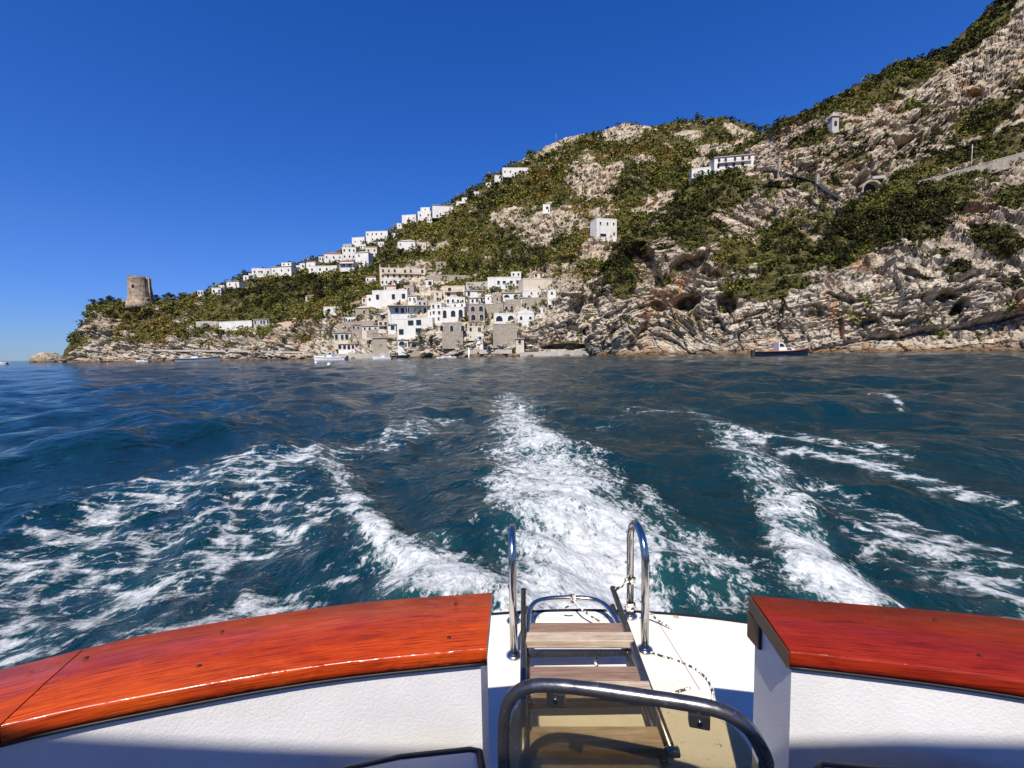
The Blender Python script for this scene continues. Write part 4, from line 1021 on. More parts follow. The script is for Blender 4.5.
# ------------------------------------------------------------------ the sea
th = np.concatenate([np.linspace(-62, 62, 940), np.linspace(62, 298, 90)[1:-1]])
rr = [0.8]
while rr[-1] < 9000:
    q = rr[-1]
    rr.append(q * (1 + (.0062 if q < 9 else .010 if q < 40 else .014 if q < 200 else .035)))
rr = np.array(rr)
A_, R__ = np.meshgrid(np.radians(th), rr)
WX, WY = R__ * np.sin(A_), R__ * np.cos(A_)
dr = np.gradient(rr)[:, None] + 0 * A_
da = R__ * np.radians(124 / 940)
res = np.maximum(dr, da)
P2 = np.stack([WX, WY, 0 * WX], -1)
# wind sea: many directional sine trains, crests sharpened
Z = np.zeros_like(WX); DX = np.zeros_like(WX); DY = np.zeros_like(WX)
rw = np.random.default_rng(21)
wind = math.radians(215)
for i in range(64):
    lam = 0.35 * (11.0 / .35) ** (i / 63.0) * rw.uniform(.9, 1.1)
    a = wind + rw.normal(0, .62)
    k = 2 * PI / lam; amp = .0064 * lam ** .9 * rw.uniform(.7, 1.25)
    if lam > 1.6: amp *= 1.35
    elif lam > .5: amp *= 1.25
    if lam > 7: amp *= .75
    fade = sstep(2.2, 5.0, lam / res)
    ph = k * (WX * math.cos(a) + WY * math.sin(a)) + rw.uniform(0, 6.28)
    sv, cv = np.sin(ph), np.cos(ph)
    Z += amp * fade * sv; DX += -1.0 * amp * fade * math.cos(a) * cv * -1 ; DY += amp * fade * math.sin(a) * cv
grp = .75 + .5 * fbm(P2 / 14.0, 2, 77)
Z *= grp
# ---- wake: strokes given as (x, y, half width in px) on the water as photographed, turned into metres
def stroke(pts, dens, wob=0.25, seed=0, rmax=60):
    pts = np.array(pts, float)
    W = pixz(pts[:, 0], pts[:, 1], 0.0)
    hw = pts[:, 2] * W[:, 1] / FPX
    dn = np.array(dens, float)
    n = 60; s = np.linspace(0, len(pts) - 1, n)
    ix = np.arange(len(pts))
    X, Y, Hh, D = [np.interp(s, ix, q) for q in (W[:, 0], W[:, 1], hw, dn)]
    out = np.zeros_like(WX); m = (WY > 0) & (R__ < rmax) & (np.abs(A_) < 1.2)
    mx, my = WX[m], WY[m]
    q = np.stack([mx, my, 0 * mx], -1)
    wb = wob * (fbm(q / 1.4, 4, 300 + seed, .65) * 1.3 + .5 * fbm(q / 5.0, 2, 340 + seed))
    best = np.zeros_like(mx)
    for i in range(n):
        # anisotropic: px width is lateral; along the track use the step length
        st = max(abs(Y[min(i + 1, n - 1)] - Y[max(i - 1, 0)]), Hh[i] * .6)
        d = np.sqrt(((mx - X[i]) / Hh[i]) ** 2 + ((my - Y[i]) / st) ** 2) + wb
        best = np.maximum(best, D[i] * (1 - sstep(.15, 1.75, d)))
    out[m] = best
    return out
centre = stroke([(511,391,14),(514,405,22),(518,420,28),(537,450,52),(556,490,72),(580,530,92),(590,560,104),(590,600,112),(580,650,120)], [.42,.60,.70,.82,.9,1,1,1,1], .22, 1)
left_b = stroke([(318,452,12),(345,480,20),(365,515,20),(385,545,30),(412,575,44),(440,610,60)], [.5,.64,.72,.85,.95,.95], .4, 2)
right_b = stroke([(688,405,16),(720,430,24),(755,462,30),(785,500,28),(800,540,34),(822,575,42),(845,610,48)], [.30,.48,.62,.76,.88,.92,.95], .35, 3)
right_m = stroke([(640,480,18),(670,520,36),(700,560,48),(720,600,60)], [.45,.62,.7,.72], .5, 4)
left_m = stroke([(430,545,26),(455,575,36),(470,600,36)], [.62,.72,.75], .5, 5)
wing_r = stroke([(785,448,18),(850,455,22),(920,472,22),(985,490,20),(1060,515,22)], [.6,.68,.66,.6,.58], .5, 6)
lace = np.zeros_like(WX)
for pts, dn in [([(330,452,30),(250,475,60),(150,500,80),(40,560,90),(-60,610,90)], [.5,.52,.5,.52,.5]),
                ([(330,500,40),(230,540,90),(110,590,110),(0,640,120)], [.44,.5,.56,.6]),
                ([(340,570,40),(240,600,70),(150,640,80)], [.34,.46,.52]),
                ([(310,485,60),(210,525,90),(80,570,120),(-60,620,120)], [.34,.40,.42,.44]),
                ([(830,480,40),(900,520,70),(980,560,90),(1060,600,90)], [.36,.38,.38,.38]),
                ([(450,415,20),(405,430,28),(370,445,30)], [.4,.44,.46]),
                ([(870,500,40),(940,530,60),(1010,570,60),(1080,610,70)], [.40,.44,.5,.5]),
                ([(600,425,24),(650,412,30),(700,410,30)], [.2,.34,.36]),
                ([(730,440,30),(800,440,40),(880,450,40)], [.46,.48,.45])]:
    lace = np.maximum(lace, stroke(pts, dn, .6, len(pts) + int(pts[0][0])))
crest = stroke([(862,396,7),(884,398,7),(897,404,4),(902,411,3)], [.45,.62,.58,.45], .5, 9)
dense = np.maximum.reduce([centre, left_b, right_b, right_m, left_m])
dense = np.maximum(centre * .86, .80 * np.maximum.reduce([left_b, right_b, right_m, left_m])); lace *= .745; wing_r *= .68
foam = np.maximum.reduce([dense, wing_r, lace, crest])
turb = np.clip(dense, 0, 1)
ns = fbm(P2 / .55, 4, 55) * sstep(2, 5, .5 / res); nl = fbm(P2 / 1.5, 3, 56)
Z += turb * (.08 * ns + .14 * nl * sstep(1, 4, 1.2 / res) + .03)
Z += .13 * right_b + .13 * left_b + .10 * crest
# the boat's own wave crests: a rolling crest on each side of the wake
def hump(pts, h):
    return h * stroke(pts, [1] * len(pts), .12, 40)
Z += hump([(60,450,60),(130,437,50),(200,428,40)], .24) + hump([(790,408,50),(880,401,50),(960,403,50)], .20)
Z += hump([(250,455,50),(320,448,40)], .14)
# calm it right under the hull
near = sstep(1.2, 2.6, R__); Z = Z * near - .02
PX = np.stack([WX + DX * 0, WY, Z], -1)
for pts in ([(806,353.4,2),(826,353.2,2),(850,352.8,2)], [(668,355.8,2),(690,355.4,2)], [(893,352.2,2),(905,352,2)], [(605,356.6,2),(622,356.3,2)], [(960,351.6,2),(975,351.4,2)]):
    foam = np.maximum(foam, stroke(pts, [.8] * len(pts), .5, 70, 220))
lacew = np.clip(np.maximum(lace, .8 * wing_r) * 1.6 / (dense + .35), 0, 1)
t = NT('sea_water')
co = t.co()
cs = t.co((1.0, .62, 1.0), (0, 0, .1))
cf = t.co((1.25, .75, 1.0))
nA = t.noise(co, .95, 6, .6, .7)
nB = t.noise(cf, 3.6, 6, .62, 1.1)
nC = t.noise(cf, 15.0, 5, .7, .9)
warp = t.mix(.30, co, (nA, 'Color'), 'ADD')
vo = t.n('TexVoronoi', {'Vector': warp, 'Scale': 1.75, 'Randomness': 1.0}, feature='DISTANCE_TO_EDGE')
vo2 = t.n('TexVoronoi', {'Vector': warp, 'Scale': 5.2, 'Randomness': 1.0}, feature='DISTANCE_TO_EDGE')
ed = t.math('MULTIPLY', t.math('MINIMUM', t.math('MULTIPLY', vo, 2.7), t.math('ADD', t.math('MULTIPLY', vo2, 3.6), .2)), 1.0, True)
foa = t.attr('foam'); lac = t.attr('lace')
fine = t.math('ADD', t.math('MULTIPLY', t.math('SUBTRACT', nA, .5), 1.0), t.math('ADD', t.math('MULTIPLY', t.math('SUBTRACT', nB, .5), 1.6), t.math('MULTIPLY', t.math('SUBTRACT', nC, .5), 1.5)))
n_solid = t.math('ADD', fine, .5)
nS = t.noise(t.co((.55, 1.9, 1), (0, 0, -.45)), 2.6, 7, .66, 1.0)
fl = t.math('ADD', t.math('MULTIPLY', fine, .48), t.math('MULTIPLY', t.math('SUBTRACT', nS, .5), 1.25))
n_lace = t.math('ADD', fl, t.math('ADD', t.math('MULTIPLY', ed, .56), .25))
mixn = t.n('Mix', {0: lac, 2: n_solid, 3: n_lace}, data_type='FLOAT')
lev = t.math('SUBTRACT', t.math('MULTIPLY', foa, 1.0), mixn)
ff = t.ramp(t.math('ADD', lev, .5), [(.42, 0.0), (.50, .24), (.62, .68), (.80, 1.0)])
present = t.ramp(foa, [(.03, 0.0), (.16, 1.0)])
ffac = t.math('MULTIPLY', ff, present)
deep = t.mix(t.ramp(foa, [(.2, 0.0), (1.0, .8)]), (.0025, .022, .030), (.016, .085, .085))
# ripples
camd = t.n('CameraData')
rip1 = t.noise(t.co((1, 1.0, 1), (0, 0, .4)), 2.3, 6, .6, .3)
rip0 = t.noise(t.co((1, .8, 1), (0, 0, .2)), 7.0, 5, .62, .3)
rip2 = t.noise(t.co((1, .7, 1), (0, 0, -.3)), .55, 5, .6, .3)
rip3 = t.noise(t.co((1, .8, 1)), .16, 4, .6)
hh = t.math('ADD', t.math('ADD', t.math('MULTIPLY', rip1, .12), t.math('MULTIPLY', rip0, .022)), t.math('ADD', t.math('MULTIPLY', rip2, .48), t.math('MULTIPLY', rip3, .75)))
nw = t.bump(hh, 1.0, 1.0)
water = t.pbr(color=deep, rough=.07, ior=1.333, spec=.5, normal=nw)
nf = t.noise(co, 9.0, 6, .7, .5)
nb = t.bump(t.math('ADD', t.math('MULTIPLY', nf, .03), t.math('MULTIPLY', nB, .05)), 1.0, 1.0)
fcol = t.mix(t.ramp(nf, [(.3, 0.0), (.62, 1.0)]), (.28, .32, .325), (.66, .675, .67))
fsh = t.pbr(color=fcol, rough=.75, spec=.2, normal=nb)
ms = t.n('MixShader', {0: ffac, 1: water, 2: fsh})
MAT['sea_water'] = t.done(ms)
sea = grid_mesh('sea', PX, MAT['sea_water'], True, {'foam': foam, 'lace': lacew}, flip=True, wrap=True)
tag(sea, kind='structure')

# ------------------------------------------------------------------ boats on the water
def motor_boat(label, x, y, Lw, heading=0, hull='boat_white', deck='boat_white', cabin='boat_white', wood=False, cab=True, group=None, canopy=None, name='motorboat', dd=None, hk=1.0):
    d = dd or 880.0 / max(y - float(yhor(x)), .8)
    p = pix(x, y, d); p[2] = -.05
    e = thing(name, p, label, 'boat', group, math.radians(heading))
    # hull along +x (bow at +x): stations
    Bm = Lw * .155; hb = Lw * .085 * hk
    st = [(-.5, .80, .95, .62), (-.3, .96, .92, .6), (0, 1.0, .95, .55), (.2, .86, 1.05, .42), (.36, .52, 1.25, .2), (.47, .14, 1.45, .03), (.5, .02, 1.52, .0)]
    vs = []
    for sx, bw, sh, kb in st:
        xx = sx * Lw; w_ = bw * Bm
        vs += [(xx, -w_, hb * sh), (xx - .02 * Lw * (sx > .3), -w_ * .86, 0), (xx - .05 * Lw * (sx > .3), 0, -.35 * hb), (xx - .02 * Lw * (sx > .3), w_ * .86, 0), (xx, w_, hb * sh)]
    fs = [(5 * i + k, 5 * i + 5 + k, 5 * i + 6 + k, 5 * i + 1 + k) for i in range(len(st) - 1) for k in range(4)] + [(0, 1, 2, 3, 4)]
    b = MB(); b.add(vs, fs, 0, False); b.build('hull', hull, e)
    b = MB(); vs = []
    for sx, bw, sh, kb in st: vs += [(sx * Lw, -bw * Bm * .97, hb * sh - .12), (sx * Lw, bw * Bm * .97, hb * sh - .12)]
    b.add(vs, [(2 * i, 2 * i + 2, 2 * i + 3, 2 * i + 1) for i in range(len(st) - 1)]); b.build('deck', deck, e)
    b = MB()
    for sgn in (-1, 1): b.tube([(sx * Lw, sgn * bw * Bm, hb * sh) for sx, bw, sh, kb in st], .012 * Lw, 6)
    b.build('gunwale', 'boat_wood' if wood else hull, e)
    if cab:
        c0_, c1_ = -.1 * Lw, .24 * Lw; hz = hb * .9
        b = MB(); poly = [(c0_, hz), (c1_, hz), (c1_ - .10 * Lw, hz + .06 * Lw), (.02 * Lw, hz + .075 * Lw), (-.02 * Lw, hz + .16 * Lw), (-.11 * Lw, hz + .17 * Lw)]
        b.prism(poly, -Bm * .68, Bm * .68, 'y'); cb = b.build('cabin', cabin, e)
        b = MB()
        for sgn in (-1, 1):
            yy = sgn * (Bm * .68 + .01)
            b.prism([(-.09 * Lw, hz + .085 * Lw), (-.0 * Lw, hz + .085 * Lw), (-.03 * Lw, hz + .145 * Lw), (-.095 * Lw, hz + .15 * Lw)], yy - .02, yy + .02, 'y')
            b.prism([(.04 * Lw, hz + .03 * Lw), (.13 * Lw, hz + .025 * Lw), (.12 * Lw, hz + .055 * Lw), (.04 * Lw, hz + .062 * Lw)], yy - .02, yy + .02, 'y')
        b.build('window', 'dark_glass', cb)
    if canopy:
        b = MB(); b.box((-.36 * Lw, -Bm * .8, hb + .15 * Lw), (.02 * Lw, Bm * .8, hb + .165 * Lw)); b.build('canopy', canopy, e)
        for sx in (-.34, 0):
            for sgn in (-1, 1):
                b = MB(); b.tube([(sx * Lw, sgn * Bm * .74, hb * .9), (sx * Lw, sgn * Bm * .74, hb + .15 * Lw)], .02, 5); b.build('post', 'boat_white', e)
    if not cab:
        b = MB(); b.box((-.15 * Lw, -Bm * .3, hb * .8), (.0, Bm * .3, hb * .8 + .1 * Lw)); b.build('console', cabin, e)
    b = MB(); b.box((-.56 * Lw, -.035 * Lw, -.2), (-.505 * Lw, .035 * Lw, hb + .03 * Lw)); b.build('outboard_motor', 'dark_canopy', e)
    return e
motor_boat('dark hulled wooden launch with white cabin under the near cliff', 781.5, 355.6, 13.0, -4, 'boat_navy', 'boat_wood', 'boat_white', True, dd=110, hk=1.05)
WB = 'small boats moored off the village'
motor_boat('white speedboat with low windscreen off the beach pavilion', 330, 361.6, 14.0, 176, group=None, dd=185)
motor_boat('pale grey launch with dark canopy off the tower headland', 199, 361.2, 20, 4, 'boat_grey', 'boat_grey', 'boat_white', cab=False, canopy='dark_canopy', dd=220)
motor_boat('small white boat with canopy close under the headland rocks', 142.5, 362.5, 8, 180, cab=False, canopy='boat_white', dd=262)
motor_boat('white open boat moored at the quay below the timber terrace', 382, 358.5, 8.5, 175, cab=False, dd=190)
motor_boat('white boat with flat canopy under the arcaded wall', 449, 356.9, 6.5, 178, cab=False, canopy='boat_white', dd=190)
motor_boat('little white tender left of the canopied boat', 441, 357.4, 4.0, 170, cab=False, dd=182)
motor_boat('distant white motorboat on the open horizon at far left', 3, 364.2, 9, 160, dd=260)
# buoys and a mooring post
for x, y, lb in [(316, 362, 'small white buoy left of the white speedboat'), (329, 364, 'small white buoy in front of the white speedboat'), (108, 363.5, 'orange buoy off the tip of the headland')]:
    p = pixz(x, y + 1.2, 0.0); p = pix(x, y, min(p[1], 170)); p[2] = 0.02
    e = thing('buoy', p, lb, 'buoy', 'mooring buoys')
    b = MB(); b.lathe([(.03, -.25), (.28, -.1), (.36, .1), (.28, .32), (.08, .42), (.06, .55)], n=12); b.build('float', 'orange_buoy' if 'orange' in lb else 'boat_white', e)
    b = MB(); b.tube([(.09 * math.cos(a), 0, .6 + .09 * math.sin(a)) for a in np.linspace(0, 2 * PI, 9)], .02, 5); b.build('ring', 'dark_canopy', e)
p = pix(469, 357, 190); p[2] = 0
e = thing('mooring_post', p, 'white mooring post standing in the water by the slipway', 'post')
b = MB(); b.tube([(0, 0, -2), (0, 0, 3.6)], [.45, .38], 10); b.build('shaft', 'boat_white', e)
b = MB(); b.lathe([(.5, 3.6), (.5, 3.8), (.2, 4.1)], n=10); b.build('cap', 'boat_white', e)
# ------------------------------------------------------------------ our own boat (foreground)
t = NT('varnished_wood')
def wood_mat(name, c1, c2, c3):
    t = NT(name)
    ga = t.attr('grain', 'Vector')
    def gc(sc): return t.n('Mapping', {'Vector': ga, 'Scale': sc})
    co = gc((1.0, 9.0, 2.5))
    g = t.noise(co, 3.2, 8, .68, .35)
    pores = t.noise(gc((2.6, 95, 1)), 4.0, 4, .7, .15)
    fig = t.noise(gc((1.5, 3.2, 1)), 2.2, 3, .5, .8)
    col = t.mix(t.ramp(g, [(.33, 0.0), (.66, 1.0)]), c1, c2)
    col = t.mix(t.ramp(fig, [(.35, .0), (.7, .55)]), col, c3)
    col = t.mix(t.ramp(pores, [(.38, .78), (.53, 0.0)]), col, tuple(c * .38 for c in c1))
    dents = t.noise(t.co(), 13, 2, .5, .4)
    drops = t.n('TexVoronoi', {'Vector': t.co(), 'Scale': 26.0})
    hb = t.math('ADD', t.math('MULTIPLY', t.ramp(dents, [(.52, 0.0), (.66, 1.0)]), .0026), t.math('MULTIPLY', g, .0006))
    hb = t.math('ADD', hb, t.math('MULTIPLY', t.ramp((drops, 'Distance'), [(0.0, 1.0), (.36, 0.0)]), t.ramp(t.noise(t.co(), 2.4, 2), [(.50, 0.0), (.60, .0035)])))
    nrm = t.bump(hb, .55, 1.0)
    lum = t.noise(t.co(), 11.0, 4, .6)
    return t.done(t.pbr(color=col, rough=t.ramp(lum, [(.3, .24), (.7, .42)]), coat=.18, coat_rough=.12, spec=.25, normal=nrm, coat_normal=nrm))
MAT['cap_wood'] = wood_mat('cap_wood', (.25, .018, .003), (.46, .048, .005), (.60, .10, .009))
MAT['cap_wood_dimmed'] = wood_mat('cap_wood_dimmed', (.15, .008, .003), (.27, .018, .004), (.36, .032, .005))  # same wood; the right rail's dimmer reflection is put into its colour
t = NT('teak_weathered'); g = t.noise(t.co((2, 40, 40)), 3.0, 7, .7, .3); k = t.noise(t.co((8, 8, 8)), 3.0, 4, .6)
col = t.mix(t.ramp(g, [(.3, 0.0), (.68, 1.0)]), (.20, .135, .09), (.54, .44, .33)); col = t.mix(t.ramp(k, [(.5, 0.0), (.75, .5)]), col, (.5, .43, .36))
MAT['teak_weathered'] = t.done(t.pbr(color=col, rough=.75, normal=t.bump(g, .5, .004)))
t = NT('teak_dark'); g = t.noise(t.co((2, 40, 40)), 3.0, 7, .7, .3)
MAT['teak_dark'] = t.done(t.pbr(color=t.mix(t.ramp(g, [(.3, 0.0), (.68, 1.0)]), (.12, .065, .045), (.29, .19, .14)), rough=.7, normal=t.bump(g, .5, .004)))
t = NT('gelcoat_stipple'); vo = t.noise(t.co((1, 1, 1)), 170, 3, .55, .4); lo = t.noise(t.co(), 6, 5, .6); sp = t.noise(t.co((1, 1, 3)), 60, 4, .7)
col = t.mix(t.ramp(lo, [(.35, 0.0), (.7, 1.0)]), (.62, .61, .60), (.71, .70, .69)); col = t.mix(t.ramp(sp, [(.66, 0.0), (.74, .6)]), col, (.42, .40, .38))
MAT['gelcoat_stipple'] = t.done(t.pbr(color=col, rough=.42, normal=t.bump(vo, .35, .003)))
t = NT('deck_cream'); lo = t.noise(t.co(), 3.5, 6, .65); sp = t.noise(t.co(), 42, 4, .75); gr = t.noise(t.co(), 240, 2, .6)
col = t.mix(t.ramp(lo, [(.38, 0.0), (.68, 1.0)]), (.66, .63, .55), (.76, .74, .67)); col = t.mix(t.ramp(sp, [(.63, 0.0), (.74, .7)]), col, (.36, .26, .13))
MAT['deck_cream'] = t.done(t.pbr(color=col, rough=.6, normal=t.bump(gr, .35, .002)))
t = NT('stainless'); sm = t.noise(t.co(), 18, 5, .65); st = t.noise(t.co((1, 1, 1)), 160, 3, .6)
MAT['stainless'] = t.done(t.pbr(color=t.mix(t.ramp(sm, [(.4, 0.0), (.7, 1.0)]), (.50, .48, .45), (.64, .62, .60)), metal=1.0, rough=t.ramp(sm, [(.3, .10), (.75, .30)])))
t = NT('dull_steel'); sm = t.noise(t.co(), 30, 6, .7); sa = t.noise(t.co((1, 1, 1)), 75, 5, .75)
MAT['dull_steel'] = t.done(t.pbr(color=t.mix(t.ramp(sa, [(.60, 0.0), (.72, .8)]), (.17, .165, .165), (.55, .54, .53)), metal=.9, rough=t.ramp(sm, [(.3, .16), (.7, .42)])))
simple('black_rubber', (.012, .012, .013), .55, .2, 20)
simple('seat_vinyl', (.52, .50, .47), .55, .06, 8, bump=.1)
simple('plug_wood', (.05, .014, .006), .5, .2, 8)
simple('bronze_trim', (.085, .038, .013), .45, .2, 12)
simple('cockpit_sole', (.25, .17, .10), .6, .2, 4)
t = NT('unseen_awning_cloth'); wv = t.noise(t.co(), 40, 3, .6)
ac = t.mix(wv, (.62, .52, .38), (.70, .60, .46))
MAT['unseen_awning_cloth'] = t.done(t.n('MixShader', {0: .16, 1: t.n('BsdfDiffuse', {'Color': ac}), 2: t.n('BsdfTranslucent', {'Color': ac})}))  # translucent so that warm fill light reaches the shade below
simple('dark_bulkhead', (.10, .05, .03), .4, .2, 3)
t = NT('smoked_acrylic')
dirt = t.noise(t.co(), 55, 4, .75); dr = t.noise(t.co((1, 1, .4)), 7, 5, .6)
tr = t.n('BsdfTransparent', {'Color': (.83, .77, .62, 1)}); gl = t.n('BsdfGlossy', {'Color': (1, 1, 1, 1), 'Roughness': .08}); df = t.n('BsdfDiffuse', {'Color': (.13, .11, .08, 1)})
fr = t.n('Fresnel', {'IOR': 1.45})
m1 = t.n('MixShader', {0: t.math('MULTIPLY', fr, .55), 1: tr, 2: gl})
dm = t.math('ADD', t.ramp(dirt, [(.64, 0.0), (.70, .55)]), t.math('ADD', t.math('MULTIPLY', dr, .14), .02))
MAT['smoked_acrylic'] = t.done(t.n('MixShader', {0: dm, 1: m1, 2: df}))
t = NT('cord'); wv = t.n('TexWave', {'Vector': t.co(out='Generated'), 'Scale': 60.0, 'Distortion': 1.0}); ch = t.n('TexVoronoi', {'Vector': t.co(), 'Scale': 115.0})
MAT['cord'] = t.done(t.pbr(color=t.mix(t.ramp((ch, 'Color'), [(.42, 0.0), (.5, 1.0)]), (.03, .03, .035), (.68, .66, .60)), rough=.9))

ZC, ZD = 1.40, 0.80            # cap top, swim platform
o0 = (0.28, 1.0, 0.0)
boat = thing('boat', o0, 'our own boat seen over its stern, red wood capped white bulwarks and swim platform', 'boat')

def resample(pts, n):
    pts = np.array(pts, float); d = np.concatenate([[0], np.cumsum(np.linalg.norm(np.diff(pts, axis=0), axis=1))])
    s = np.linspace(0, d[-1], n)
    out = np.stack([np.interp(s, d, pts[:, i]) for i in range(pts.shape[1])], -1)
    for _ in range(6):
        m = out.copy(); m[1:-1] = .25 * out[:-2] + .5 * out[1:-1] + .25 * out[2:]; out = m
    return out
def px2(l, z): return [tuple(pixz(x, y, z)[:2]) for x, y in l]
Lfar = px2([(492,592.5),(430,596.5),(364,601.5),(250,617),(146,633),(78,650),(0,670)], ZC)
Lnear = px2([(486.5,648),(415,655),(342,662),(268,673),(195,686),(100,704),(20,719)], ZC)
Rfar = px2([(751,595.5),(840,602.5),(930,610),(1024,618.5)], ZC)
Rnear = px2([(790.5,651.5),(870,660),(950,669.5),(1024,680)], ZC)
def extend(far, near, sgn):
    f = np.array(far); n = np.array(near)
    xe = f[-1][0]; ye = f[-1][1]
    ext = [(sgn * .33, -.17), (sgn * .58, -.42), (sgn * .70, -.85), (sgn * .72, -1.6), (sgn * .72, -3.6)]
    fe = np.array([(xe + a, ye + b) for a, b in ext]);
    w_ = .205
    ne = np.array([(xe + a - sgn * w_ * (.25 if i == 0 else .6 if i == 1 else .95 if i == 2 else 1), ye + b - w_ * (.9 if i == 0 else .75 if i == 1 else .35 if i == 2 else 0)) for i, (a, b) in enumerate(ext)])
    return np.vstack([f, fe]), np.vstack([n, ne])
Lf, Ln = extend(Lfar, Lnear, -1); Rf, Rn = extend(Rfar, Rnear, 1)
NL = 120
Lf, Ln, Rf, Rn = [resample(q, NL) for q in (Lf, Ln, Rf, Rn)]

def cap_loft(far, near, i0, i1, name, mat, label=None):
    th_ = .031; rows = []
    prof = [(-.012, -th_), (-.014, -.010), (-.006, -.002), (.004, 0), (.5, .0015), (.978, 0), (.992, -.002), (1.0, -.006), (1.002, -.020), (1.0, -th_)]
    vs = []; n = len(prof)
    for i in range(i0, i1):
        for u, z in prof:
            p = far[i] * (1 - u) + near[i] * u; vs.append((p[0], p[1], ZC + z))
    fs = [(a * n + k, a * n + k + 1, (a + 1) * n + k + 1, (a + 1) * n + k) for a in range(i1 - i0 - 1) for k in range(n - 1)]
    fs += [(a * n + n - 1, a * n, (a + 1) * n, (a + 1) * n + n - 1) for a in range(i1 - i0 - 1)]
    b = MB(); b.add(vs, fs, 0, True); e = (i1 - i0 - 1) * n
    b.add(vs[:n], [tuple(range(n))]); b.add(vs[e:e + n], [tuple(range(n))])
    o = b.build(name, mat, boat, origin=o0)
    along = np.concatenate([[0], np.cumsum(np.linalg.norm(np.diff(near[i0:i1], axis=0), axis=1))])
    gv = []
    for i in range(i0, i1):
        wd = np.linalg.norm(far[i] - near[i]); ac = 0; prev = None
        for u, z in prof:
            if prev is not None: ac += math.hypot((u - prev[0]) * wd, z - prev[1])
            prev = (u, z); gv.append((along[i - i0], ac, 0))
    gv += [(along[0], 0, 0)] * n + [(along[-1], 0, 0)] * n
    at = o.data.attributes.new('grain', 'FLOAT_VECTOR', 'POINT'); at.data.foreach_set('vector', np.array(gv, np.float32).reshape(-1))
    if label: o['label'] = label
    return o
# seam of the left cap where the photo shows it
js = int(np.argmin(np.abs(project(np.concatenate([Lf, np.full((NL, 1), ZC)], 1))[0] - 80) + (Lf[:, 1] < .5) * 1e4))
capL = cap_loft(Lf, Ln, 0, js + 1, 'cap_rail', 'cap_wood', 'glossy orange red varnished cap rail')
cap_loft(np.vstack([Lf[js:js + 1] + [-.003, 0], Lf[js + 1:]]), np.vstack([Ln[js:js + 1] + [-.003, 0], Ln[js + 1:]]), 0, NL - js, 'cap_rail', 'cap_wood', 'orange red cap rail beyond the joint')
capR = cap_loft(Rf, Rn, 0, NL, 'cap_rail', 'cap_wood_dimmed', 'varnished cap rail with its dimmer reflection put into a deeper red')
# wood plugs over the screws
def plug(x, y, parent, r=.0042):
    p = pixz(x, y, ZC + .0012); b = MB(); b.lathe([(r, 0), (r, .0012), (r * .6, .0016)], c=tuple(p), n=12); b.build('screw_plug', 'plug_wood', parent, origin=o0)
for x, y in [(455.5, 604), (449, 637.5), (222, 631.5), (86, 658), (199, 666)]: plug(x, y, capL)
for x, y in [(935, 619.5), (980, 656)]: plug(x, y, capR)

def wall_loft(far, near, name, z0, z1, inset=.010):
    vs = []; n = 4
    for f, q in zip(far, near):
        u = (q - f) / np.linalg.norm(q - f); f2, q2 = f + u * inset, q - u * inset
        vs += [(*q2, z1), (*q2, z0), (*f2, z0), (*f2, z1)]
    N_ = len(far)
    fs = [(a * n + k, a * n + (k + 1) % n, (a + 1) * n + (k + 1) % n, (a + 1) * n + k) for a in range(N_ - 1) for k in range(n)]
    b = MB(); b.add(vs, fs, 0, True); b.add(vs[:4], [(0, 1, 2, 3)]); b.add(vs[-4:], [(3, 2, 1, 0)])
    o = b.build(name, 'gelcoat_stipple', boat, origin=o0)
    m = o.modifiers.new('edge', 'EDGE_SPLIT'); m.split_angle = math.radians(40)
    return o
def shift_end(far, near, s):   # wall ends a little inside the cap end
    f, q = far.copy(), near.copy(); f[0] = f[0] + (f[1] - f[0]) * s; q[0] = q[0] + (q[1] - q[0]) * s; return f, q
f, q = shift_end(Lf, Ln, .35); wallL = wall_loft(f, q, 'bulwark', .02, ZC - .033)
f, q = shift_end(Rf, Rn, .2); wallR = wall_loft(f, q, 'bulwark', .02, ZC - .033)
# seal strip under the caps
for far, near in ((Lf, Ln), (Rf, Rn)):
    b = MB(); b.tube([(*(q * .985 + f_ * .015), ZC - .0345) for f_, q in zip(far, near)], .0042, 6); b.build('sealing_strip', 'black_rubber', boat, origin=o0)
# end trim block on the right bulwark
p0, p1 = Rf[0], Rn[0]
b = MB(); b.box((p0[0] - .008, p0[1] - .05, ZC - .105), (p0[0] + .012, p0[1] + .002, ZC - .037)); b.build('end_block', 'bronze_trim', boat, origin=o0, bevel=.004)
b = MB(); pts_ = [p0 * (1 - s) + p1 * s for s in (0.0, 1.0)]
b.add([(pts_[0][0] - .006, pts_[0][1], ZC - .034), (pts_[1][0] - .006, pts_[1][1], ZC - .034), (pts_[1][0] - .006, pts_[1][1], ZC - .002), (pts_[0][0] - .006, pts_[0][1], ZC - .002),
       (pts_[0][0] - .001, pts_[0][1], ZC - .034), (pts_[1][0] - .001, pts_[1][1], ZC - .034), (pts_[1][0] - .001, pts_[1][1], ZC - .002), (pts_[0][0] - .001, pts_[0][1], ZC - .002)],
      [(0, 1, 2, 3), (4, 5, 6, 7), (0, 1, 5, 4), (1, 2, 6, 5), (2, 3, 7, 6), (3, 0, 4, 7)]); b.build('end_grain', 'bronze_trim', boat, origin=o0)
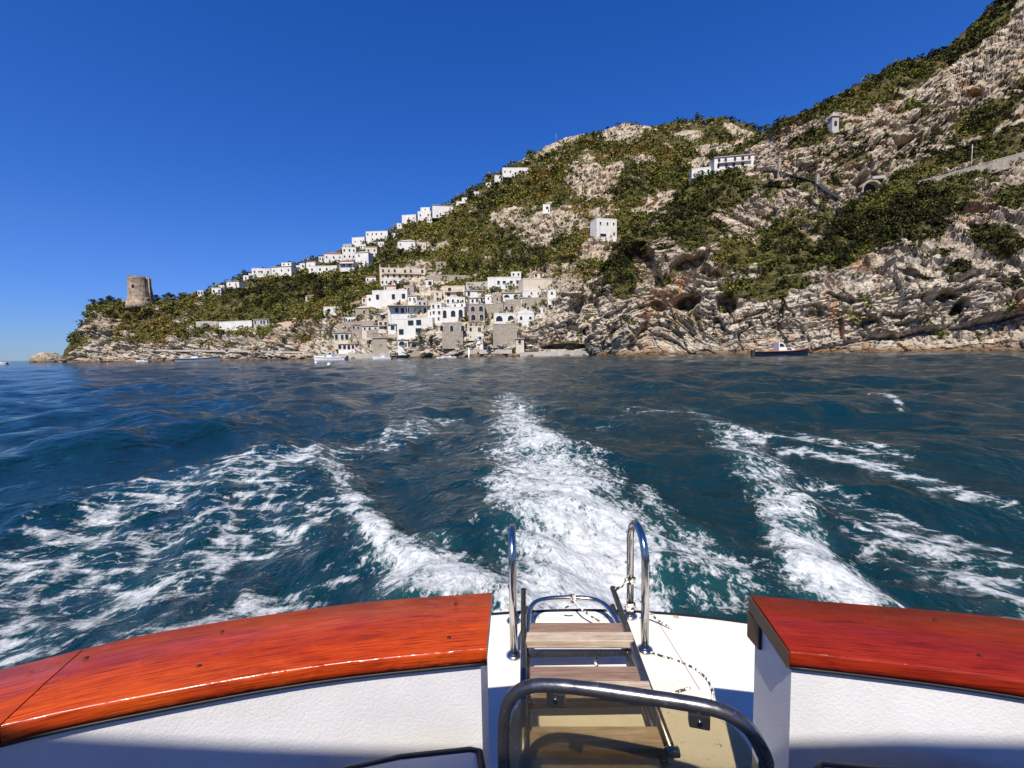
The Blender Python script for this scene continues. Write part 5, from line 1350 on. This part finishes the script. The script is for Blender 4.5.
# swim platform
edge = [(-.95, 1.78), (-.6, 1.93), (-.2, 2.015), (.2, 2.045), (.5, 2.03), (.8, 1.985), (1.2, 1.87), (1.55, 1.70)]
edge = resample(edge, 40)
edge[:, 1] += float(pixz(620, 612.0, ZD)[1]) - np.interp(float(pixz(620, 612.0, ZD)[0]), edge[:, 0], edge[:, 1])
poly = [tuple(p) for p in edge] + [(1.6, .60), (-1.2, .55)]
b = MB(); b.prism(poly, ZD - .07, ZD, 'z'); plat = b.build('swim_platform', 'deck_cream', boat, origin=o0)
b = MB(); b.tube([(p[0], p[1] + .008, ZD - .022) for p in edge], .026, 8); b.build('rubber_edge', 'black_rubber', plat, origin=o0)
b = MB(); a_, c_ = pixz(652, 612, ZD + .001), pixz(700, 690, ZD + .001); dv = np.array([c_[1] - a_[1], -(c_[0] - a_[0])]); dv = dv / np.linalg.norm(dv) * .0025
b.add([(a_[0] - dv[0], a_[1] - dv[1], ZD + .0015), (a_[0] + dv[0], a_[1] + dv[1], ZD + .0015), (c_[0] + dv[0], c_[1] + dv[1], ZD + .0015), (c_[0] - dv[0], c_[1] - dv[1], ZD + .0015)], [(0, 1, 2, 3)]); b.build('seam', 'concrete', plat, origin=o0)
for x, y in [(537, 617), (606, 617), (676, 617)]:
    p = pixz(x, y, ZD); b = MB(); b.lathe([(.012, 0), (.011, .003), (.004, .004)], c=tuple(p), n=12); b.build('deck_plug', 'teak_weathered', plat, origin=o0)
# hull below, cockpit, and an unseen awning added for its shade
hullp = [(p[0] * .98 + .006, p[1] - .25) for p in edge] + [(Rf[-1][0], Rf[-1][1]), (Lf[-1][0], Lf[-1][1])]
outl = [tuple(p) for p in Lf[::-1]] + [tuple(p) for p in Rf]
b = MB(); b.prism([(p[0], p[1] - .06) for p in outl], -.45, .40, 'z'); b.prism([(p[0], p[1] - .2) for p in edge] + [(1.4, .5), (-1.0, .5)], -.4, ZD - .09, 'z'); b.build('hull', 'boat_white', boat, origin=o0)
inn = [tuple(p) for p in Ln[::-1]] + [tuple(p) for p in Rn]
b = MB(); b.prism([(p[0], p[1] - .02) for p in inn], .405, .45, 'z'); b.build('cockpit_sole', 'cockpit_sole', boat, origin=o0)
xl, xr_ = Lf[-1][0], Rf[-1][0]
AW_Y, AW_Z = -.706, 3.22  # out of view; front edge set so its shade crosses the lower bulwarks
b = MB(); n = 14
for i in range(n):
    u0, u1 = i / n, (i + 1) / n
    xa, xb = xl + (xr_ - xl) * u0, xl + (xr_ - xl) * u1; za, zb = AW_Z + .02 * math.sin(PI * u0) - .02, AW_Z + .02 * math.sin(PI * u1) - .02
    ya, yb = AW_Y - .11 * max(xa - .2, 0), AW_Y - .11 * max(xb - .2, 0)
    b.add([(xa, ya, za), (xb, yb, zb), (xb, -3.4, zb), (xa, -3.4, za), (xa, ya, za + .04), (xb, yb, zb + .04), (xb, -3.4, zb + .04), (xa, -3.4, za + .04)], [(3, 2, 1, 0), (4, 5, 6, 7), (0, 1, 5, 4), (2, 3, 7, 6)])
b.build('awning', 'unseen_awning_cloth', boat, origin=o0)
for x in (xl + .1, xr_ - .1):
    for y in (AW_Y - .1, -3.2):
        b = MB(); b.tube([(x, y, ZC), (x, y, AW_Z - .1)], .018, 8); b.build('unseen_awning_post', 'stainless', boat, origin=o0)
b = MB(); b.box((xl + .21, -3.5, .45), (xr_ - .21, -3.42, 2.2)); b.build('bulkhead', 'dark_bulkhead', boat, origin=o0)
b = MB(); b.box((xl + .4, -3.415, 1.5), (xr_ - .4, -3.405, 2.1)); b.build('windscreen', 'dark_glass', boat, origin=o0)
# seat backs showing at the bottom edge
def seat(px, z, y1, y0, depthz):
    xa, xb = [float(pixz(x, 752, z)[0]) for x in px]
    b = MB(); b.box((xa, y0, z - depthz), (xb, y1, z)); s_ = b.build('seat_back', 'seat_vinyl', boat, origin=o0, bevel=.02)
    b = MB(); r = .009; b.tube([(xa + .02, y1, z - .004), (xb - .02, y1, z - .004), (xb - .002, y1 - .02, z - .004), (xb - .002, y0, z - .004)], r, 8); b.build('piping', 'black_rubber', s_, origin=o0)
    return s_
def seat_poly(tops, z, th_):
    q = [tuple(pixz(x, y, z)[:2]) for x, y in tops]
    b = MB(); b.prism(q, z - th_, z, 'z'); s_ = b.build('seat_back', 'seat_vinyl', boat, origin=o0, bevel=.012)
    b = MB(); b.tube([(x, y, z - .006) for x, y in q], .008, 8, closed=True); b.build('piping', 'black_rubber', s_, origin=o0)
seat_poly([(345, 768), (400, 756), (470, 748.5), (479, 750), (482, 768), (482, 860), (320, 860)], 1.24, .16)
seat_poly([(818, 768), (822, 763), (870, 768), (980, 778), (1024, 784), (1024, 880), (812, 880)], 1.24, .16)

# stern grab hoops
def hoop(x, y0, y1, label=None):
    H = .468; r = (y1 - y0) / 2
    pts = [(x, y0, ZD), (x, y0, ZD + H - r)] + [(x, (y0 + y1) / 2 - r * math.cos(a), ZD + H - r + r * math.sin(a)) for a in np.linspace(0.2, PI - .2, 14)] + [(x, y1, ZD + H - r), (x, y1, ZD)]
    b = MB(); b.tube(pts, .0155, 16); h = b.build('grab_hoop', 'stainless', boat, origin=o0)
    for yy in (y0, y1):
        b = MB(); b.lathe([(.032, .001), (.032, .006), (.018, .014)], c=(x, yy, ZD), n=18); b.build('base_flange', 'stainless', h, origin=o0)
yB0 = float(pixz(643, 650, ZD)[1]); yB1 = float(pixz(625, 616, ZD)[1]) - .005
xR = float(pixz(645, 650, ZD)[0]); xL = float(pixz(514, 655, ZD)[0])
hoop(xR, yB0, yB1); hoop(xL, yB0 - .02, yB1 - .02)

# gate with smoked panel
A2, B2 = np.array([.036, .885]), np.array([.352, .800])
def on_gate(x, y, off=0.0):
    r = ray(x, y); nrm = np.array([-(B2 - A2)[1], (B2 - A2)[0], 0]); nrm /= np.linalg.norm(nrm)
    t_ = ((np.array([A2[0], A2[1], 0]) + nrm * off - CAM) @ nrm) / (r @ nrm)
    return CAM + r * t_
gp = [(505,772),(503.5,748),(503.5,722),(505,708),(511,696),(521,688),(535,684.5),(560,685.5),(600,690),(640,696),(680,702),(712,707.5),(732,714),(748,726),(759,742),(766,760),(771,785)]
G = np.array([on_gate(*p) for p in gp])
G[0] = G[1] + [0, 0, -.75]; G[-1] = G[-2] + [.01, -.003, -.70]
G = np.vstack([G[0], resample(G[1:-1], 60), G[-1]])
b = MB(); b.tube([tuple(p) for p in G], .0135, 18); gate = b.build('gate', 'dull_steel', boat, origin=o0)
inner = [p for p in G[1:-1]]
cen = (G[1] + G[-2]) / 2
ins = [p + (np.array([cen[0], cen[1], p[2] - .3]) - p) / np.linalg.norm(np.array([cen[0], cen[1], p[2] - .3]) - p) * .020 for p in inner]
ins = [np.array([*ins[0][:2], .55])] + ins + [np.array([*ins[-1][:2], .55])]
nv = np.array([-(B2 - A2)[1], (B2 - A2)[0], 0]); nv = nv / np.linalg.norm(nv) * .003
b = MB(); m_ = len(ins); b.add([tuple(p - nv) for p in ins] + [tuple(p + nv) for p in ins], [tuple(range(m_)), tuple(reversed(range(m_, 2 * m_)))] + [(i, i + m_, (i + 1) % m_ + m_, (i + 1) % m_) for i in range(m_)])
b.build('panel', 'smoked_acrylic', gate, origin=o0)
for x, y in [(556, 697), (699, 719)]:
    p = on_gate(x, y); ang = math.atan2(B2[1] - A2[1], B2[0] - A2[0])
    Mx = Matrix.Translation(tuple(p)) @ Matrix.Rotation(ang, 4, 'Z')
    b = MB(); b.box((-.019, -.010, -.013), (.019, .010, .016), 0, Mx); br = b.build('bracket', 'dull_steel', gate, origin=o0, bevel=.003)
    b = MB(); b.tube([tuple(Mx @ Vector((0, -.013, 0))), tuple(Mx @ Vector((0, -.009, 0)))], .005, 10); b.build('bolt', 'stainless', br, origin=o0)

# folded boarding ladder lying on the platform
lo_ = pixz(600, 690, ZD + .1)
ladder = thing('boarding_ladder', (.25, 1.5, ZD), 'folded steel boarding ladder with weathered teak treads lying on the swim platform', 'ladder')
lo3 = (.25, 1.5, ZD)
ZL = .93
def rail(pa, pb, r=.0125, z0=ZL, z1=ZL):
    a, c_ = pixz(*pa, z0), pixz(*pb, z1); return tuple(a), tuple(c_)
for pa, pb in (((523.5, 590), (523.5, 775)), ((612.5, 588), (672, 752))):
    a, c_ = rail(pa, pb)
    b = MB(); b.tube([a, c_], .0115, 14); s_ = b.build('side_rail', 'dull_steel', ladder, origin=lo3)
    b = MB(); b.tube([tuple(np.array(a) + [-.004, 0.004, 0]), tuple(np.array(a) + [.016, .004, 0])], .004, 8); b.tube([tuple(np.array(c_) - [.016, 0, 0]), tuple(np.array(c_) + [.018, 0, 0])], .013, 10); b.build('pivot_pin', 'stainless', s_, origin=lo3)
    a2, c2 = np.array(a) + [.012 if pa[0] < 560 else -.012, -.05, -.055], np.array(c_) + [.012 if pa[0] < 560 else -.012, .02, -.055]
    b = MB(); b.tube([tuple(a2), tuple(c2)], .0115, 14); b.build('lower_rail', 'dull_steel', ladder, origin=lo3)
hp = [(527.5,640),(528,618),(529.5,607),(536,601),(548,598.4),(570,597.6),(592,598.6),(604,603),(612,612),(618,622),(628,645)]
b = MB(); b.tube([tuple(p) for p in resample([pixz(x, y, .885) for x, y in hp], 50)], .0115, 14); b.build('end_hoop', 'stainless', ladder, origin=lo3)
def tread(pl0, pl1, pr0, pr1, z, th_, mat, name='tread'):
    q = [pixz(*p, z)[:2] for p in (pl0, pr0, pr1, pl1)]
    b = MB(); b.prism([tuple(p) for p in q], z - th_, z, 'z'); return b.build(name, mat, ladder, origin=lo3, bevel=.004)
tread((530, 622.5), (529, 631.2), (621, 622.5), (624, 631.2), .925, .022, 'teak_dark')
tread((527, 631.6), (525.5, 640.5), (632, 631.6), (634, 640.5), .945, .030, 'teak_weathered')
tread((530, 666), (528, 680), (637, 666), (641, 680), .925, .022, 'teak_dark')
tread((527, 680.5), (524, 690), (649, 680.5), (652, 690), .945, .028, 'teak_weathered')
tread((528, 726), (525, 750), (660, 726), (668, 750), .90, .028, 'teak_weathered')
for y in (653, 703):
    a, c_ = pixz(527, y, .885), pixz(632 if y < 700 else 655, y, .885)
    b = MB(); b.box((a[0], a[1] - .008, .872), (c_[0], a[1] + .008, .888)); b.build('cross_bar', 'dull_steel', ladder, origin=lo3)

# braided cord
cord = thing('cord', (.42, 1.75, ZD), 'black and white braided cord tied from the ladder to the right grab hoop', 'cord')
co3 = (.42, 1.75, ZD)
def cordpath(l, z, n=40, r=.0042, name='strand'):
    zz_ = z if isinstance(z, (list, tuple)) else [z] * len(l)
    pts = resample([pixz(x, y, q) for (x, y), q in zip(l, zz_)], n)
    b = MB(); b.tube([tuple(p) for p in pts], r, 7); return b.build(name, 'cord', cord, origin=co3)
cordpath([(573, 599), (580, 608), (592, 617), (604, 624)], [.90, .88, .86, .83])
cordpath([(570, 605), (566, 608), (562, 607)], [.89, .87, .87], 10)
cordpath([(598, 655), (594, 662), (599, 668)], [.84, .82, .81], 12)
cordpath([(646, 651), (662, 656), (682, 662), (698, 670), (709, 681), (713, 692), (712, 700)], ZD + .005)
cordpath([(640, 600), (648, 612), (660, 622), (672, 629)], [.95, .86, .815, .806])
cordpath([(640, 690), (655, 698), (672, 693), (690, 688)], ZD + .005)
def coil(c, axis, r, n, pitch, rr=.0042):
    c = np.array(c); pts = []
    for k in range(n * 12 + 1):
        a = 2 * PI * k / 12; s = (k / 12 - n / 2) * pitch
        pts.append((c[0] + r * math.cos(a), c[1] + r * math.sin(a), c[2] + s) if axis == 'z' else (c[0] + s, c[1] + r * math.cos(a), c[2] + r * math.sin(a)))
    b = MB(); b.tube(pts, rr, 6); b.build('lashing', 'cord', cord, origin=co3)
coil(pixz(573, 598.5, .885), 'x', .0165, 3, .009)
coil((xR, yB1, ZD + .17), 'z', .0205, 3, .009)
coil((xR, yB1, ZD + .05), 'z', .0205, 4, .009)
lk = pixz(613, 590, ZL); b = MB(); b.tube([tuple(lk), ((lk[0] + xR) / 2, (lk[1] + yB1) / 2 - .01, ZD + .15), (xR - .02, yB1, ZD + .165)], .005, 6); b.tube([(lk[0] + .01, lk[1] - .01, lk[2] + .006), ((lk[0] + xR) / 2, (lk[1] + yB1) / 2 - .02, ZD + .165), (xR - .01, yB1 - .02, ZD + .175)], .005, 6); b.build('strand', 'cord', cord, origin=co3)
